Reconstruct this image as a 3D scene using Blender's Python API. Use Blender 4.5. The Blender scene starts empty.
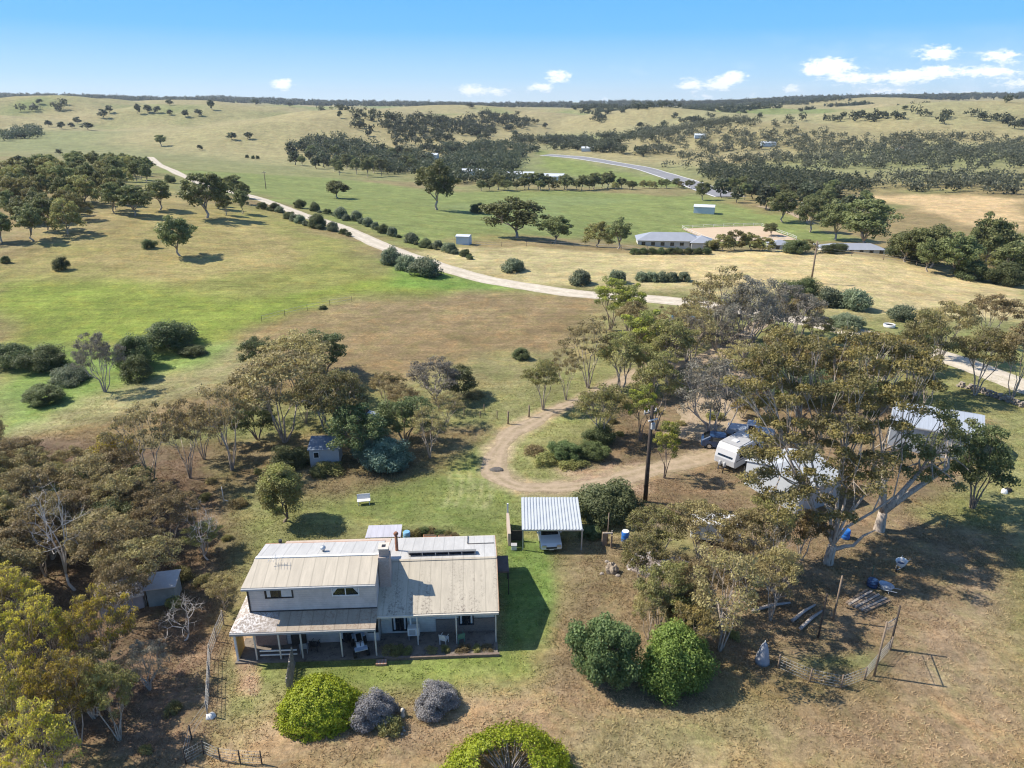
import bpy, math, random
import numpy as np
random.seed(7); rng = np.random.default_rng(11)
PI = math.pi; R = math.radians
scene = bpy.context.scene
col = scene.collection
# ------------------------------------------------------------------ camera model
F, PITCH, CH = 711.0, R(21.29), 34.0
CC, SS = math.cos(PITCH), math.sin(PITCH)

# ------------------------------------------------------------------ terrain height
YK = np.array([-200, 0, 60, 95, 130, 180, 215, 250, 330, 450, 620, 900, 1300, 1900, 2800, 4500, 9000], float)
SK = np.array([-1.1, -.67, -.45, -.25, 0, .2, .42, .67, 1.1])
HK = np.array([
 # -200 0 60  95  130 180 215 250 330 450 620 900 1300 1900 2800 4500 9000
 [0, 0, 0, -2.5, 1, 5.5, 8, 9.5, 10, 8, 3, 2, 8, 25, 58, 98, 95],
 [0, 0, 0, -2, 1, 6, 8.4, 9.5, 9, 6, 1, 1, 7, 24, 57, 94, 92],
 [0, 0, 0, -1.2, 1, 5.2, 6.8, 7, 5, 0, -4, -2, 5, 20, 48, 72, 72],
 [0, 0, 0, -.3, .6, 2.4, 2.6, 1.8, -2, -7, -11, -9, 1, 12, 34, 54, 56],
 [0, 0, 0, 0, 0, .3, -1.5, -3, -7, -12, -16, -17, -14, -4, 20, 46, 48],
 [0, 0, 0, 0, .2, 1.1, -7.4, -10, -11, -14, -18, -14, -6, 6, 30, 52, 54],
 [0, 0, 0, 0, .4, 1.2, -8.4, -11, -12, -13, -10, -2, 6, 18, 48, 82, 82],
 [0, 0, 0, -.3, -.6, -5.5, -10, -11, -12, -9, -4, 4, 10, 22, 56, 104, 100],
 [0, 0, 0, -.5, -1.6, -6.5, -11, -12, -12, -8, -2, 5, 11, 23, 58, 104, 100]], float)
NS, NY = 111, 400
_s = np.linspace(-1.1, 1.1, NS); _q = np.linspace(0, 1, NY)
def yq(Y): return np.log((np.clip(Y, -199, 9000) + 300) / 100.0) / math.log(93)
_yk = yq(YK)
tab = np.array([np.interp(_q, _yk, r) for r in HK])
tab = np.array([np.interp(_s, SK, tab[:, j]) for j in range(NY)]).T
def blur(a, n, ax):
    k = np.exp(-np.linspace(-2, 2, 2*n+1)**2); k /= k.sum()
    p = [(0, 0), (0, 0)]; p[ax] = (n, n)
    b = np.pad(a, p, mode='edge')
    return np.apply_along_axis(lambda v: np.convolve(v, k, 'valid'), ax, b)
tab = blur(blur(tab, 6, 0), 3, 1)
def vnoise(x, y, seed=0):
    x = np.asarray(x, float); y = np.asarray(y, float)
    xi = np.floor(x).astype(np.int64); yi = np.floor(y).astype(np.int64); fx = x-xi; fy = y-yi
    fx = fx*fx*(3-2*fx); fy = fy*fy*(3-2*fy)
    def h(a, b):
        n = (a*374761393 + b*668265263 + seed*1274126177) & 0xffffffff
        n = ((n ^ (n >> 13))*1274126177) & 0xffffffff
        return ((n ^ (n >> 16)) & 0xffff)/65535.0
    return (h(xi, yi)*(1-fx)+h(xi+1, yi)*fx)*(1-fy)+(h(xi, yi+1)*(1-fx)+h(xi+1, yi+1)*fx)*fy
def fbm(x, y, sc, seed=0, o=4):
    t = 0; a = 1; n = 0
    for i in range(o):
        t = t + a*vnoise(np.asarray(x)/sc*2**i+17.3*i, np.asarray(y)/sc*2**i-9.1*i, seed+i); n += a; a *= .5
    return t/n
_hr = np.random.default_rng(2024); HILLS = []
while len(HILLS) < 70:
    hy_ = 880+_hr.random()**1.15*2300; hx_ = (_hr.random()*2-1)*.95*hy_; hr_ = _hr.uniform(120, 230)*(1+(hy_-900)/2600)
    if abs(hx_) < 130 and hy_ < 1500: continue
    if all(((hx_-a)/(hr_+c))**2+((hy_-b)/(hr_+c))**2 > .30 for a, b, c, d, e_ in HILLS): HILLS.append((hx_, hy_, hr_, hr_*_hr.uniform(.14, .2), _hr.uniform(0, 3.14)))
HILLS += [(-40, 1600, 190, 34, 0), (-640, 1500, 300, 32, .2), (-330, 1150, 180, 18, 0)]
def hills(X, Y):
    z = np.zeros(np.shape(X)); wx = X+(fbm(X, Y, 160, 61, 3)-.5)*90; wy = Y+(fbm(X, Y, 160, 67, 3)-.5)*90
    for a, b, r_, h, t in HILLS:
        dx = (wx-a)*math.cos(t)+(wy-b)*math.sin(t); dy = -(wx-a)*math.sin(t)+(wy-b)*math.cos(t)
        z = np.maximum(z, h*np.exp(-(dx/(r_*1.25))**2-(dy/(r_*.85))**2))
    return z
def gully(X, Y):
    return np.abs(fbm(X+.35*Y, Y-.2*X, 620, 13, 3)*2-1)
BUMPS = [(-520, 900, 120, 90, 4)]
def height(X, Y):
    X = np.asarray(X, float); Y = np.asarray(Y, float)
    s = np.clip(X/np.maximum(Y+25, 60), -1.09, 1.09)
    a = (s+1.1)/2.2*(NS-1); b = np.clip(yq(Y), 0, .9999)*(NY-1)
    i = np.clip(a.astype(int), 0, NS-2); j = np.clip(b.astype(int), 0, NY-2); fa = a-i; fb = b-j
    z = (tab[i, j]*(1-fa)+tab[i+1, j]*fa)*(1-fb)+(tab[i, j+1]*(1-fa)+tab[i+1, j+1]*fa)*fb
    far = np.clip((Y-350)/700, 0, 1); mid = np.clip((Y-85)/150, 0, 1)
    rg = gully(X, Y); amp = np.clip((Y-760)/700, 0, 1)
    z = z + far*(fbm(X, Y, 260, 3, 4)-.5)*14+hills(X, Y)*np.clip(1-(Y-1300)/1500, .12, 1)*np.clip((3300-Y)/500, 0, 1)*np.clip((Y-640)/200, 0, 1)+amp*(np.minimum(rg*3.2, 1)**.7-.8)*7+amp*(fbm(X, Y, 95, 19, 3)-.5)*4 + mid*(fbm(X, Y, 60, 5, 3)-.5)*1.6
    for (bx, by, rx, ry, h) in BUMPS:
        z = z + h*np.exp(-((X-bx)/rx)**2-((Y-by)/ry)**2)
    far2 = np.clip((Y-3200)/1500, 0, 1)
    z = z + far2*(fbm(X, Y, 800, 9, 3)-.5)*60
    return z
# grid (rows follow the distance, columns fan out with it)
rows = [-60.0]
while rows[-1] < 9000:
    y = rows[-1]
    rows.append(y + (2.0 if y < 20 else min(max(.34, y*y/26000), 22 if y < 3000 else 60)))
rows = np.array(rows); NT = 760
tt = np.linspace(-1.02, 1.02, NT)
GX = tt[None, :]*(rows[:, None]+85); GX[rows < 0] = tt[None, :]*85; GY = np.repeat(rows[:, None], NT, 1)
GZ = height(GX, GY)
def hm(X, Y):
    X = np.asarray(X, float); Y = np.asarray(Y, float)
    r = np.interp(Y, rows, np.arange(len(rows))); i = np.clip(r.astype(int), 0, len(rows)-2); fr = r-i
    def rowv(k):
        w = np.where(rows[k] < 0, 85, rows[k]+85)
        c = np.clip((X/w+1.02)/2.04*(NT-1), 0, NT-1.001); j = c.astype(int); fc = c-j
        return GZ[k, j]*(1-fc)+GZ[k, j+1]*fc
    return rowv(i)*(1-fr)+rowv(i+1)*fr
_ys = np.concatenate([np.arange(12, 200, .25), np.geomspace(200, 8900, 3000)])
def at(px, py):
    """where the line of sight of a photo pixel meets the land"""
    u = (px-512)/F; v = (py-384)/F; k = CC-v*SS
    X = u/k*_ys; Z = CH-_ys*(SS+v*CC)/k
    d = Z-hm(X, _ys); n = np.nonzero(d < 0)[0]
    if len(n) == 0: return at(px, py+1)
    n = n[0]
    if n == 0: return (X[0], _ys[0], float(hm(X[0], _ys[0])))
    t = d[n-1]/(d[n-1]-d[n]); Y = _ys[n-1]+t*(_ys[n]-_ys[n-1]); x = u/k*Y
    return (float(x), float(Y), float(hm(x, Y)))
def zat(Y, py):
    v = (py-384)/F; return CH-Y*(SS+v*CC)/(CC-v*SS)
def depth(Y, z): return Y*CC+(CH-z)*SS
def pl(px, py, z=0.0):
    """point on a horizontal plane"""
    u = (px-512)/F; v = (py-384)/F; t = (CH-z)/(SS+v*CC)
    return (u*t, (CC-v*SS)*t, z)

# ------------------------------------------------------------------ mesh helpers
def npmesh(name, V, Fq, smooth=False, tone=None, attr='tone'):
    """V (n,3); Fq (m,4) quads or (m,3) tris"""
    me = bpy.data.meshes.new(name); V = np.asarray(V, np.float32); Fq = np.asarray(Fq, np.int32)
    k = Fq.shape[1]; m = len(Fq)
    me.vertices.add(len(V)); me.vertices.foreach_set('co', V.ravel())
    me.loops.add(m*k); me.loops.foreach_set('vertex_index', Fq.ravel())
    me.polygons.add(m); me.polygons.foreach_set('loop_start', np.arange(0, m*k, k, dtype=np.int32))
    if smooth: me.polygons.foreach_set('use_smooth', np.ones(m, bool))
    if tone is not None:
        a = me.color_attributes.new(attr, 'FLOAT_COLOR', 'POINT')
        t = np.ones((len(V), 4), np.float32); t[:, :tone.shape[1]] = tone
        a.data.foreach_set('color', t.ravel())
    me.update(calc_edges=True); me.validate()
    return me
def tag(o, label=None, cat=None, group=None, kind=None):
    if label: o['label'] = label
    if cat: o['category'] = cat
    if group: o['group'] = group
    if kind: o['kind'] = kind
    return o
def thing(name, label, cat, loc=(0, 0, 0), rz=0, group=None):
    o = bpy.data.objects.new(name, None); col.objects.link(o); o.empty_display_size = .3
    o.location = loc; o.rotation_euler = (0, 0, rz)
    return tag(o, label, cat, group)
def link(name, me, mat=None, parent=None):
    o = bpy.data.objects.new(name, me); col.objects.link(o)
    if mat and not me.materials: me.materials.append(mat)
    if parent: o.parent = parent
    return o
class MB:
    def __init__(s): s.v = []; s.f = []; s.sm = []
    def add(s, vs, fs, smooth=False):
        n = len(s.v); s.v += [tuple(v) for v in vs]; s.f += [tuple(i+n for i in f) for f in fs]; s.sm += [smooth]*len(fs); return s
    def box(s, x0, y0, z0, x1, y1, z1):
        return s.add([(x0, y0, z0), (x1, y0, z0), (x1, y1, z0), (x0, y1, z0), (x0, y0, z1), (x1, y0, z1), (x1, y1, z1), (x0, y1, z1)],
                     [(0, 3, 2, 1), (4, 5, 6, 7), (0, 1, 5, 4), (1, 2, 6, 5), (2, 3, 7, 6), (3, 0, 4, 7)])
    def cbox(s, c, d): return s.box(c[0]-d[0]/2, c[1]-d[1]/2, c[2]-d[2]/2, c[0]+d[0]/2, c[1]+d[1]/2, c[2]+d[2]/2)
    def prism(s, poly, thick):
        """poly: 3D polygon, extruded by vector thick"""
        n = len(poly); a = [tuple(p) for p in poly]; b = [(p[0]+thick[0], p[1]+thick[1], p[2]+thick[2]) for p in poly]
        return s.add(a+b, [tuple(range(n))[::-1], tuple(range(n, 2*n))]+[(i, (i+1) % n, n+(i+1) % n, n+i) for i in range(n)])
    def tube(s, pts, rad, k=6, cap=True):
        pts = [np.array(p, float) for p in pts]; rad = rad if hasattr(rad, '__len__') else [rad]*len(pts); vs = []; fs = []
        for i, p in enumerate(pts):
            d = pts[min(i+1, len(pts)-1)]-pts[max(i-1, 0)]; d /= (np.linalg.norm(d)+1e-9)
            a = np.cross(d, (0, 0, 1) if abs(d[2]) < .9 else (1, 0, 0)); a /= np.linalg.norm(a)+1e-9; b = np.cross(d, a)
            for j in range(k):
                t = 2*PI*j/k; vs.append(p+rad[i]*(math.cos(t)*a+math.sin(t)*b))
        for i in range(len(pts)-1):
            for j in range(k): fs.append((i*k+j, (i+1)*k+j, (i+1)*k+(j+1) % k, i*k+(j+1) % k))
        s.add(vs, fs, True)
        if cap:
            n = len(s.v)-len(vs); s.f += [tuple(n+j for j in range(k)), tuple(n+(len(pts)-1)*k+j for j in range(k))[::-1]]; s.sm += [False, False]
        return s
    def lathe(s, c, prof, k=16):
        """prof: (r, z) list"""
        vs = []; fs = []
        for r, z in prof:
            for j in range(k): vs.append((c[0]+r*math.cos(2*PI*j/k), c[1]+r*math.sin(2*PI*j/k), c[2]+z))
        for i in range(len(prof)-1):
            for j in range(k): fs.append((i*k+j, i*k+(j+1) % k, (i+1)*k+(j+1) % k, (i+1)*k+j))
        s.add(vs, fs, True); n = len(s.v)-len(vs)
        s.f += [tuple(n+j for j in range(k))[::-1], tuple(n+(len(prof)-1)*k+j for j in range(k))]; s.sm += [False, False]
        return s
    def build(s, name, mat, parent=None, bevel=0):
        me = bpy.data.meshes.new(name); me.from_pydata(s.v, [], s.f); me.polygons.foreach_set('use_smooth', s.sm); me.update()
        o = link(name, me, mat, parent)
        if bevel:
            b = o.modifiers.new('b', 'BEVEL'); b.width = bevel; b.segments = 2; b.limit_method = 'ANGLE'
        return o
def children(o): return [c for c in col.objects if c.parent == o]
_kids = {}
def copy_tree(o, kids):
    c = o.copy(); col.objects.link(c)
    for ch in kids:
        d = ch.copy(); col.objects.link(d); d.parent = c
    return c

# ------------------------------------------------------------------ materials
def newmat(name):
    m = bpy.data.materials.new(name); m.use_nodes = True; nt = m.node_tree; nt.nodes.clear()
    out = nt.nodes.new('ShaderNodeOutputMaterial'); return m, nt, out
def N(nt, t, **kw):
    n = nt.nodes.new(t)
    for k, v in kw.items():
        if k.startswith('i_'): n.inputs[k[2:].replace('_', ' ')].default_value = v
        elif isinstance(k, str) and hasattr(n, k): setattr(n, k, v)
    return n
def noise(nt, scale, detail=4, rough=.6, vec=None, dist=0):
    n = nt.nodes.new('ShaderNodeTexNoise'); n.inputs['Scale'].default_value = scale; n.inputs['Detail'].default_value = detail
    n.inputs['Roughness'].default_value = rough; n.inputs['Distortion'].default_value = dist
    if vec is not None: nt.links.new(vec, n.inputs['Vector'])
    return n.outputs['Fac']
def rng_map(nt, src, a, b, c, d):
    n = nt.nodes.new('ShaderNodeMapRange'); nt.links.new(src, n.inputs['Value'])
    for i, v in zip(('From Min', 'From Max', 'To Min', 'To Max'), (a, b, c, d)): n.inputs[i].default_value = v
    return n.outputs['Result']
def mixc(nt, fac, a, b, mode='MIX'):
    n = nt.nodes.new('ShaderNodeMix'); n.data_type = 'RGBA'; n.blend_type = mode; n.clamp_factor = True
    for sock, v in ((n.inputs[0], fac), (n.inputs[6], a), (n.inputs[7], b)):
        if isinstance(v, (int, float)): sock.default_value = v
        elif isinstance(v, tuple): sock.default_value = (*v[:3], 1)
        else: nt.links.new(v, sock)
    return n.outputs[2]
def objco(nt): return nt.nodes.new('ShaderNodeTexCoord').outputs['Object']
def surf(name, base, rough=.7, var=.25, sc=3.0, dark=None, dsc=8, dth=(.55, .7), metal=0, bump=0, bsc=20, spec=.4, stretch=None):
    m, nt, out = newmat(name); p = nt.nodes.new('ShaderNodeBsdfPrincipled'); co = objco(nt)
    if stretch:
        mp = nt.nodes.new('ShaderNodeMapping'); mp.inputs['Scale'].default_value = stretch; nt.links.new(co, mp.inputs[0]); cs = mp.outputs[0]
    else: cs = co
    n = noise(nt, sc, 5, .65, cs)
    c = mixc(nt, rng_map(nt, n, .25, .75, 0, 1), tuple(x*(1-var) for x in base), tuple(min(1, x*(1+var)) for x in base))
    if dark: c = mixc(nt, rng_map(nt, noise(nt, dsc, 6, .7, cs), dth[0], dth[1], 0, 1), c, dark)
    nt.links.new(c, p.inputs['Base Color']); p.inputs['Roughness'].default_value = rough; p.inputs['Metallic'].default_value = metal
    p.inputs['Specular IOR Level'].default_value = spec
    if bump:
        b = nt.nodes.new('ShaderNodeBump'); b.inputs['Strength'].default_value = bump; b.inputs['Distance'].default_value = .05
        nt.links.new(noise(nt, bsc, 4, .6, co), b.inputs['Height']); nt.links.new(b.outputs[0], p.inputs['Normal'])
    nt.links.new(p.outputs[0], out.inputs[0]); return m
LG = 2.0
def leafmat(name, a, b, tip=None, trans=.38, objvar=.28):
    """a/b the two leaf colours, mixed per leaf and per clump; tip the colour of new growth"""
    a, b, tip = [None if c_ is None else tuple(x*LG for x in c_) for c_ in (a, b, tip)]
    m, nt, out = newmat(name)
    at_ = nt.nodes.new('ShaderNodeAttribute'); at_.attribute_name = 'tone'
    sp = nt.nodes.new('ShaderNodeSeparateColor'); nt.links.new(at_.outputs['Color'], sp.inputs[0])
    mm = nt.nodes.new('ShaderNodeMath'); mm.operation = 'MULTIPLY_ADD'; nt.links.new(sp.outputs[0], mm.inputs[0]); mm.inputs[1].default_value = .5
    m2 = nt.nodes.new('ShaderNodeMath'); m2.operation = 'MULTIPLY'; nt.links.new(sp.outputs[1], m2.inputs[0]); m2.inputs[1].default_value = .5
    nt.links.new(m2.outputs[0], mm.inputs[2])
    c = mixc(nt, mm.outputs[0], a, b)
    if tip: c = mixc(nt, sp.outputs[2], c, tip)
    oi = nt.nodes.new('ShaderNodeObjectInfo')
    hs = nt.nodes.new('ShaderNodeHueSaturation'); nt.links.new(c, hs.inputs['Color'])
    nt.links.new(rng_map(nt, oi.outputs['Random'], 0, 1, .482, .515), hs.inputs['Hue'])
    nt.links.new(rng_map(nt, oi.outputs['Random'], 0, 1, 1-objvar, 1+objvar), hs.inputs['Value'])
    d = nt.nodes.new('ShaderNodeBsdfPrincipled'); d.inputs['Roughness'].default_value = .55; d.inputs['Specular IOR Level'].default_value = .35
    nt.links.new(hs.outputs[0], d.inputs['Base Color'])
    t = nt.nodes.new('ShaderNodeBsdfTranslucent'); nt.links.new(hs.outputs[0], t.inputs[0])
    mx = nt.nodes.new('ShaderNodeMixShader'); mx.inputs[0].default_value = trans
    nt.links.new(d.outputs[0], mx.inputs[1]); nt.links.new(t.outputs[0], mx.inputs[2]); nt.links.new(mx.outputs[0], out.inputs[0])
    return m

# ------------------------------------------------------------------ land cover
def P(pts):  # photo pixels -> world polygon
    return np.array([at(x, y)[:2] for x, y in pts])
def inside(poly, X, Y):
    r = np.zeros(X.shape, bool); n = len(poly)
    for i in range(n):
        x0, y0 = poly[i]; x1, y1 = poly[(i+1) % n]
        if y0 == y1: continue
        c = ((y0 > Y) != (y1 > Y)) & (X < (x1-x0)*(Y-y0)/(y1-y0)+x0); r ^= c
    return r
def segdist(poly, X, Y, closed=True):
    d = np.full(X.shape, 1e9); n = len(poly)
    for i in range(n if closed else n-1):
        a = poly[i]; b = poly[(i+1) % n]; e = b-a; L = (e**2).sum()+1e-9
        t = np.clip(((X-a[0])*e[0]+(Y-a[1])*e[1])/L, 0, 1)
        d = np.minimum(d, (X-a[0]-t*e[0])**2+(Y-a[1]-t*e[1])**2)
    return np.sqrt(d)
X, Y = GX, GY
n1 = fbm(X, Y, 14, 21); n2 = fbm(X, Y, 60, 31); n3 = fbm(X, Y, 4, 41, 3); n4 = fbm(X, Y, 240, 51); n5 = fbm(X, Y, 1.3, 61, 2)
def lerp(a, b, t): return a*(1-t[..., None])+np.array(b)*t[..., None]
def ss(a, b, x): t = np.clip((x-a)/(b-a), 0, 1); return t*t*(3-2*t)
COL = np.zeros(X.shape+(3,)); COL[:] = (.24, .185, .095)
COL = lerp(COL, (.20, .22, .085), ss(.4, .62, n2)*.7)
fard = ss(350, 700, Y)
COL = lerp(COL, (.27, .25, .125), fard)
COL = lerp(COL, (.19, .225, .085), fard*ss(.44, .56, n4)*.9)
COL = lerp(COL, (.34, .275, .16), fard*ss(.5, .6, fbm(X, Y, 420, 177))*.7)
COL = lerp(COL, (.33, .27, .15), fard*ss(.55, .7, fbm(X, Y, 180, 77))*.7)
HV = hills(X, Y); hn = ss(3, 14, HV)*fard
COL = lerp(COL, (.305, .262, .14), hn*ss(.36, .52, fbm(X, Y, 300, 301))*.95)
COL = lerp(COL, (.17, .20, .085), fard*(1-ss(1, 7, HV))*.7)
def paint(pts, c, soft, amt=1.0, wob=1.0, world=None, nz=n1):
    global COL
    poly = P(pts) if world is None else np.array(world); pad = soft*3
    m = (X > poly[:, 0].min()-pad) & (X < poly[:, 0].max()+pad) & (Y > poly[:, 1].min()-pad) & (Y < poly[:, 1].max()+pad)
    if not m.any(): return
    x, y = X[m], Y[m]; d = segdist(poly, x, y); d = np.where(inside(poly, x, y), d, -d)
    t = ss(-soft, soft, d+(nz[m]-.5)*soft*2.4*wob)*amt
    COL[m] = COL[m]*(1-t[:, None])+np.array(c)*t[:, None]
def stripe(pts, w, c, soft, amt=1.0, world=None):
    global COL
    ln = P(pts) if world is None else np.array(world); pad = w+soft*3
    m = (X > ln[:, 0].min()-pad) & (X < ln[:, 0].max()+pad) & (Y > ln[:, 1].min()-pad) & (Y < ln[:, 1].max()+pad)
    x, y = X[m], Y[m]; d = w/2-segdist(ln, x, y, False)
    t = ss(-soft, soft, d+(n3[m]-.5)*soft*2)*amt
    COL[m] = COL[m]*(1-t[:, None])+np.array(c)*t[:, None]
G1, G2, G3 = (.18, .222, .042), (.145, .195, .045), (.225, .225, .068)
DRY, HAY, BRN, DIRT, RED = (.29, .235, .105), (.47, .37, .20), (.225, .162, .088), (.36, .28, .20), (.25, .165, .115)
# valley and left hill
paint([(150, 168), (330, 178), (440, 192), (560, 190), (700, 196), (860, 240), (700, 246), (480, 236), (420, 252), (330, 222), (250, 195)], (.19, .22, .075), 10)
paint([(420, 205), (560, 196), (690, 200), (780, 222), (800, 236), (640, 228), (520, 232)], (.20, .24, .095), 6, .7)
paint([(540, 150), (560, 158), (670, 180), (700, 188), (640, 186), (540, 168)], (.19, .225, .07), 10)
paint([(0, 262), (90, 230), (230, 200), (330, 240), (430, 280), (380, 300), (300, 312), (180, 350), (0, 350)], G3, 9)
paint([(90, 205), (150, 190), (230, 205), (290, 240), (300, 268), (150, 285), (60, 268), (60, 235)], DRY, 9, .85)
paint([(0, 285), (120, 282), (260, 300), (400, 278), (480, 286), (400, 320), (300, 330), (200, 352), (60, 350), (0, 345)], G1, 5, .85)
paint([(0, 250), (60, 246), (120, 262), (60, 275), (0, 272)], DRY, 6, .6)
paint([(140, 195), (90, 190), (60, 220), (0, 235), (0, 250), (110, 235)], (.30, .25, .14), 7, .5)
paint([(380, 262), (470, 280), (560, 293), (520, 300), (400, 286)], (.14, .235, .05), 3, .8)
# brown paddock in the middle
paint([(250, 330), (330, 308), (470, 292), (600, 297), (590, 330), (560, 360), (520, 385), (470, 395), (330, 385), (200, 430), (60, 470), (0, 500), (0, 440), (160, 395)], BRN, 4, .92)
paint([(330, 300), (470, 288), (600, 296), (560, 320), (400, 330)], (.25, .19, .105), 4, .5)
paint([(400, 385), (500, 350), (560, 352), (540, 400), (500, 425), (430, 420)], (.21, .205, .095), 3, .7)
paint([(170, 350), (250, 345), (240, 385), (110, 420), (0, 440), (0, 405), (120, 385)], (.30, .27, .14), 3, .85)
paint([(0, 345), (60, 345), (170, 350), (225, 345), (210, 362), (110, 392), (0, 432)], (.16, .235, .06), 3, .85)
# hay paddock beyond the road
paint([(405, 252), (520, 246), (640, 254), (800, 250), (900, 262), (1023, 282), (1023, 318), (900, 320), (760, 300), (640, 290), (520, 282)], (.40, .335, .18), 3)
paint([(620, 258), (800, 252), (1023, 284), (1023, 310), (840, 292), (700, 284)], HAY, 5, .8)
paint([(690, 283), (760, 285), (900, 312), (900, 325), (780, 312)], (.25, .22, .11), 2.5, .7)
# far fields
paint([(870, 196), (930, 194), (1023, 200), (1023, 232), (990, 228), (940, 214)], (.50, .36, .20), 8)
paint([(690, 196), (720, 206), (790, 216), (800, 232), (560, 228), (560, 206)], (.195, .225, .075), 6, .8)
paint([(905, 240), (1023, 262), (1023, 242), (980, 234)], (.40, .27, .17), 5, .7)
paint([(600, 142), (860, 122), (1023, 130), (1023, 112), (800, 112), (640, 124)], (.28, .26, .14), 30, .8)
paint([(160, 126), (300, 130), (430, 158), (440, 175), (330, 172), (170, 150)], (.30, .27, .14), 20, .6)
paint([(440, 124), (480, 112), (530, 122), (540, 140), (430, 146)], (.34, .29, .15), 20, .9)
# around the house
paint([(225, 470), (330, 470), (430, 452), (490, 448), (515, 490), (520, 540), (380, 535), (250, 545), (215, 540)], (.20, .20, .085), 2, .9)
paint([(330, 500), (400, 480), (430, 452), (488, 450), (508, 485), (522, 520), (510, 535), (400, 530), (330, 520)], (.16, .195, .062), 1.8, .8)
paint([(506, 540), (548, 540), (556, 600), (553, 650), (506, 656)], (.14, .205, .055), .7, .9)
paint([(215, 655), (560, 650), (572, 690), (420, 700), (300, 715), (215, 720)], (.20, .215, .08), 1.2, .9)
paint([(300, 662), (520, 654), (530, 676), (440, 684), (300, 690)], (.18, .215, .06), .7, .9)
paint([(560, 545), (625, 530), (700, 560), (720, 680), (700, 767), (560, 767), (540, 660), (570, 600)], (.22, .165, .10), 1.5, .9)
paint([(270, 705), (560, 690), (720, 700), (1020, 700), (1020, 767), (200, 767)], (.31, .222, .138), 2, .85)
paint([(760, 690), (800, 740), (700, 767), (560, 767), (600, 720)], (.22, .21, .10), 1.6, .55)
paint([(980, 400), (1023, 410), (1023, 560), (985, 520), (960, 470)], (.22, .215, .10), 2.5, .8)
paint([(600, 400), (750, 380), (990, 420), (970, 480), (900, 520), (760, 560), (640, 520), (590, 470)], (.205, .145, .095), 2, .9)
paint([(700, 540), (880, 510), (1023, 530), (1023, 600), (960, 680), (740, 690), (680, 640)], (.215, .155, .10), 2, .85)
paint([(920, 600), (960, 560), (1023, 590), (1023, 690), (960, 700), (900, 690)], (.33, .25, .17), 2, .5)
paint([(800, 655), (870, 650), (885, 668), (800, 670)], (.17, .20, .08), .8, .7)
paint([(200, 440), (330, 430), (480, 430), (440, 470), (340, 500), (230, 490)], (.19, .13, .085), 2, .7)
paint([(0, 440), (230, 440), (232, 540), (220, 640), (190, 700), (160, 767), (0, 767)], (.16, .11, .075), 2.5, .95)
paint([(130, 690), (215, 640), (230, 700), (190, 767), (100, 767)], (.24, .165, .115), 1, .7)
paint([(236, 640), (250, 640), (258, 690), (238, 690)], (.36, .24, .16), .35, .9)
stripe([(245, 640), (250, 665), (250, 690)], .9, (.38, .26, .18), .3)
# worn wheel and mower tracks on the lawn (a colour the ground has)
for k in range(5):
    pts = [(345+k*22+10*math.sin(j), 478+j*8-k*1.5) for j in range(6)]
    stripe([(452+k*10-(j-2)**2*.9, 472+j*7) for j in range(6)], .45, (.27, .27, .13), .3, .95)
# shells worn dirt under and round the drive
DRV = [(590, 398), (560, 408), (535, 420), (512, 432), (497, 450), (492, 468), (505, 482), (530, 488), (570, 487), (610, 480), (650, 470), (690, 462), (725, 448), (735, 430), (725, 408), (705, 395)]
stripe(DRV, 2.8, (.34, .26, .175), .8, .9)
stripe([(590, 398), (620, 380), (650, 366), (700, 372), (705, 395)], 2.6, (.34, .26, .175), .8, .8)
paint([(560, 470), (640, 462), (650, 492), (585, 496)], (.36, .26, .185), 1, .8)
COL = COL*(.86+.28*n1[..., None])*(.9+.2*n3[..., None])*(.93+.14*n5[..., None])
V = np.stack([GX, GY, GZ], -1).reshape(-1, 3); nr, nc = GX.shape
idx = np.arange(nr*nc).reshape(nr, nc)
Fq = np.stack([idx[:-1, :-1], idx[:-1, 1:], idx[1:, 1:], idx[1:, :-1]], -1).reshape(-1, 4)
gme = npmesh('ground', V, Fq, True, COL.reshape(-1, 3), 'cover')
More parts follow.
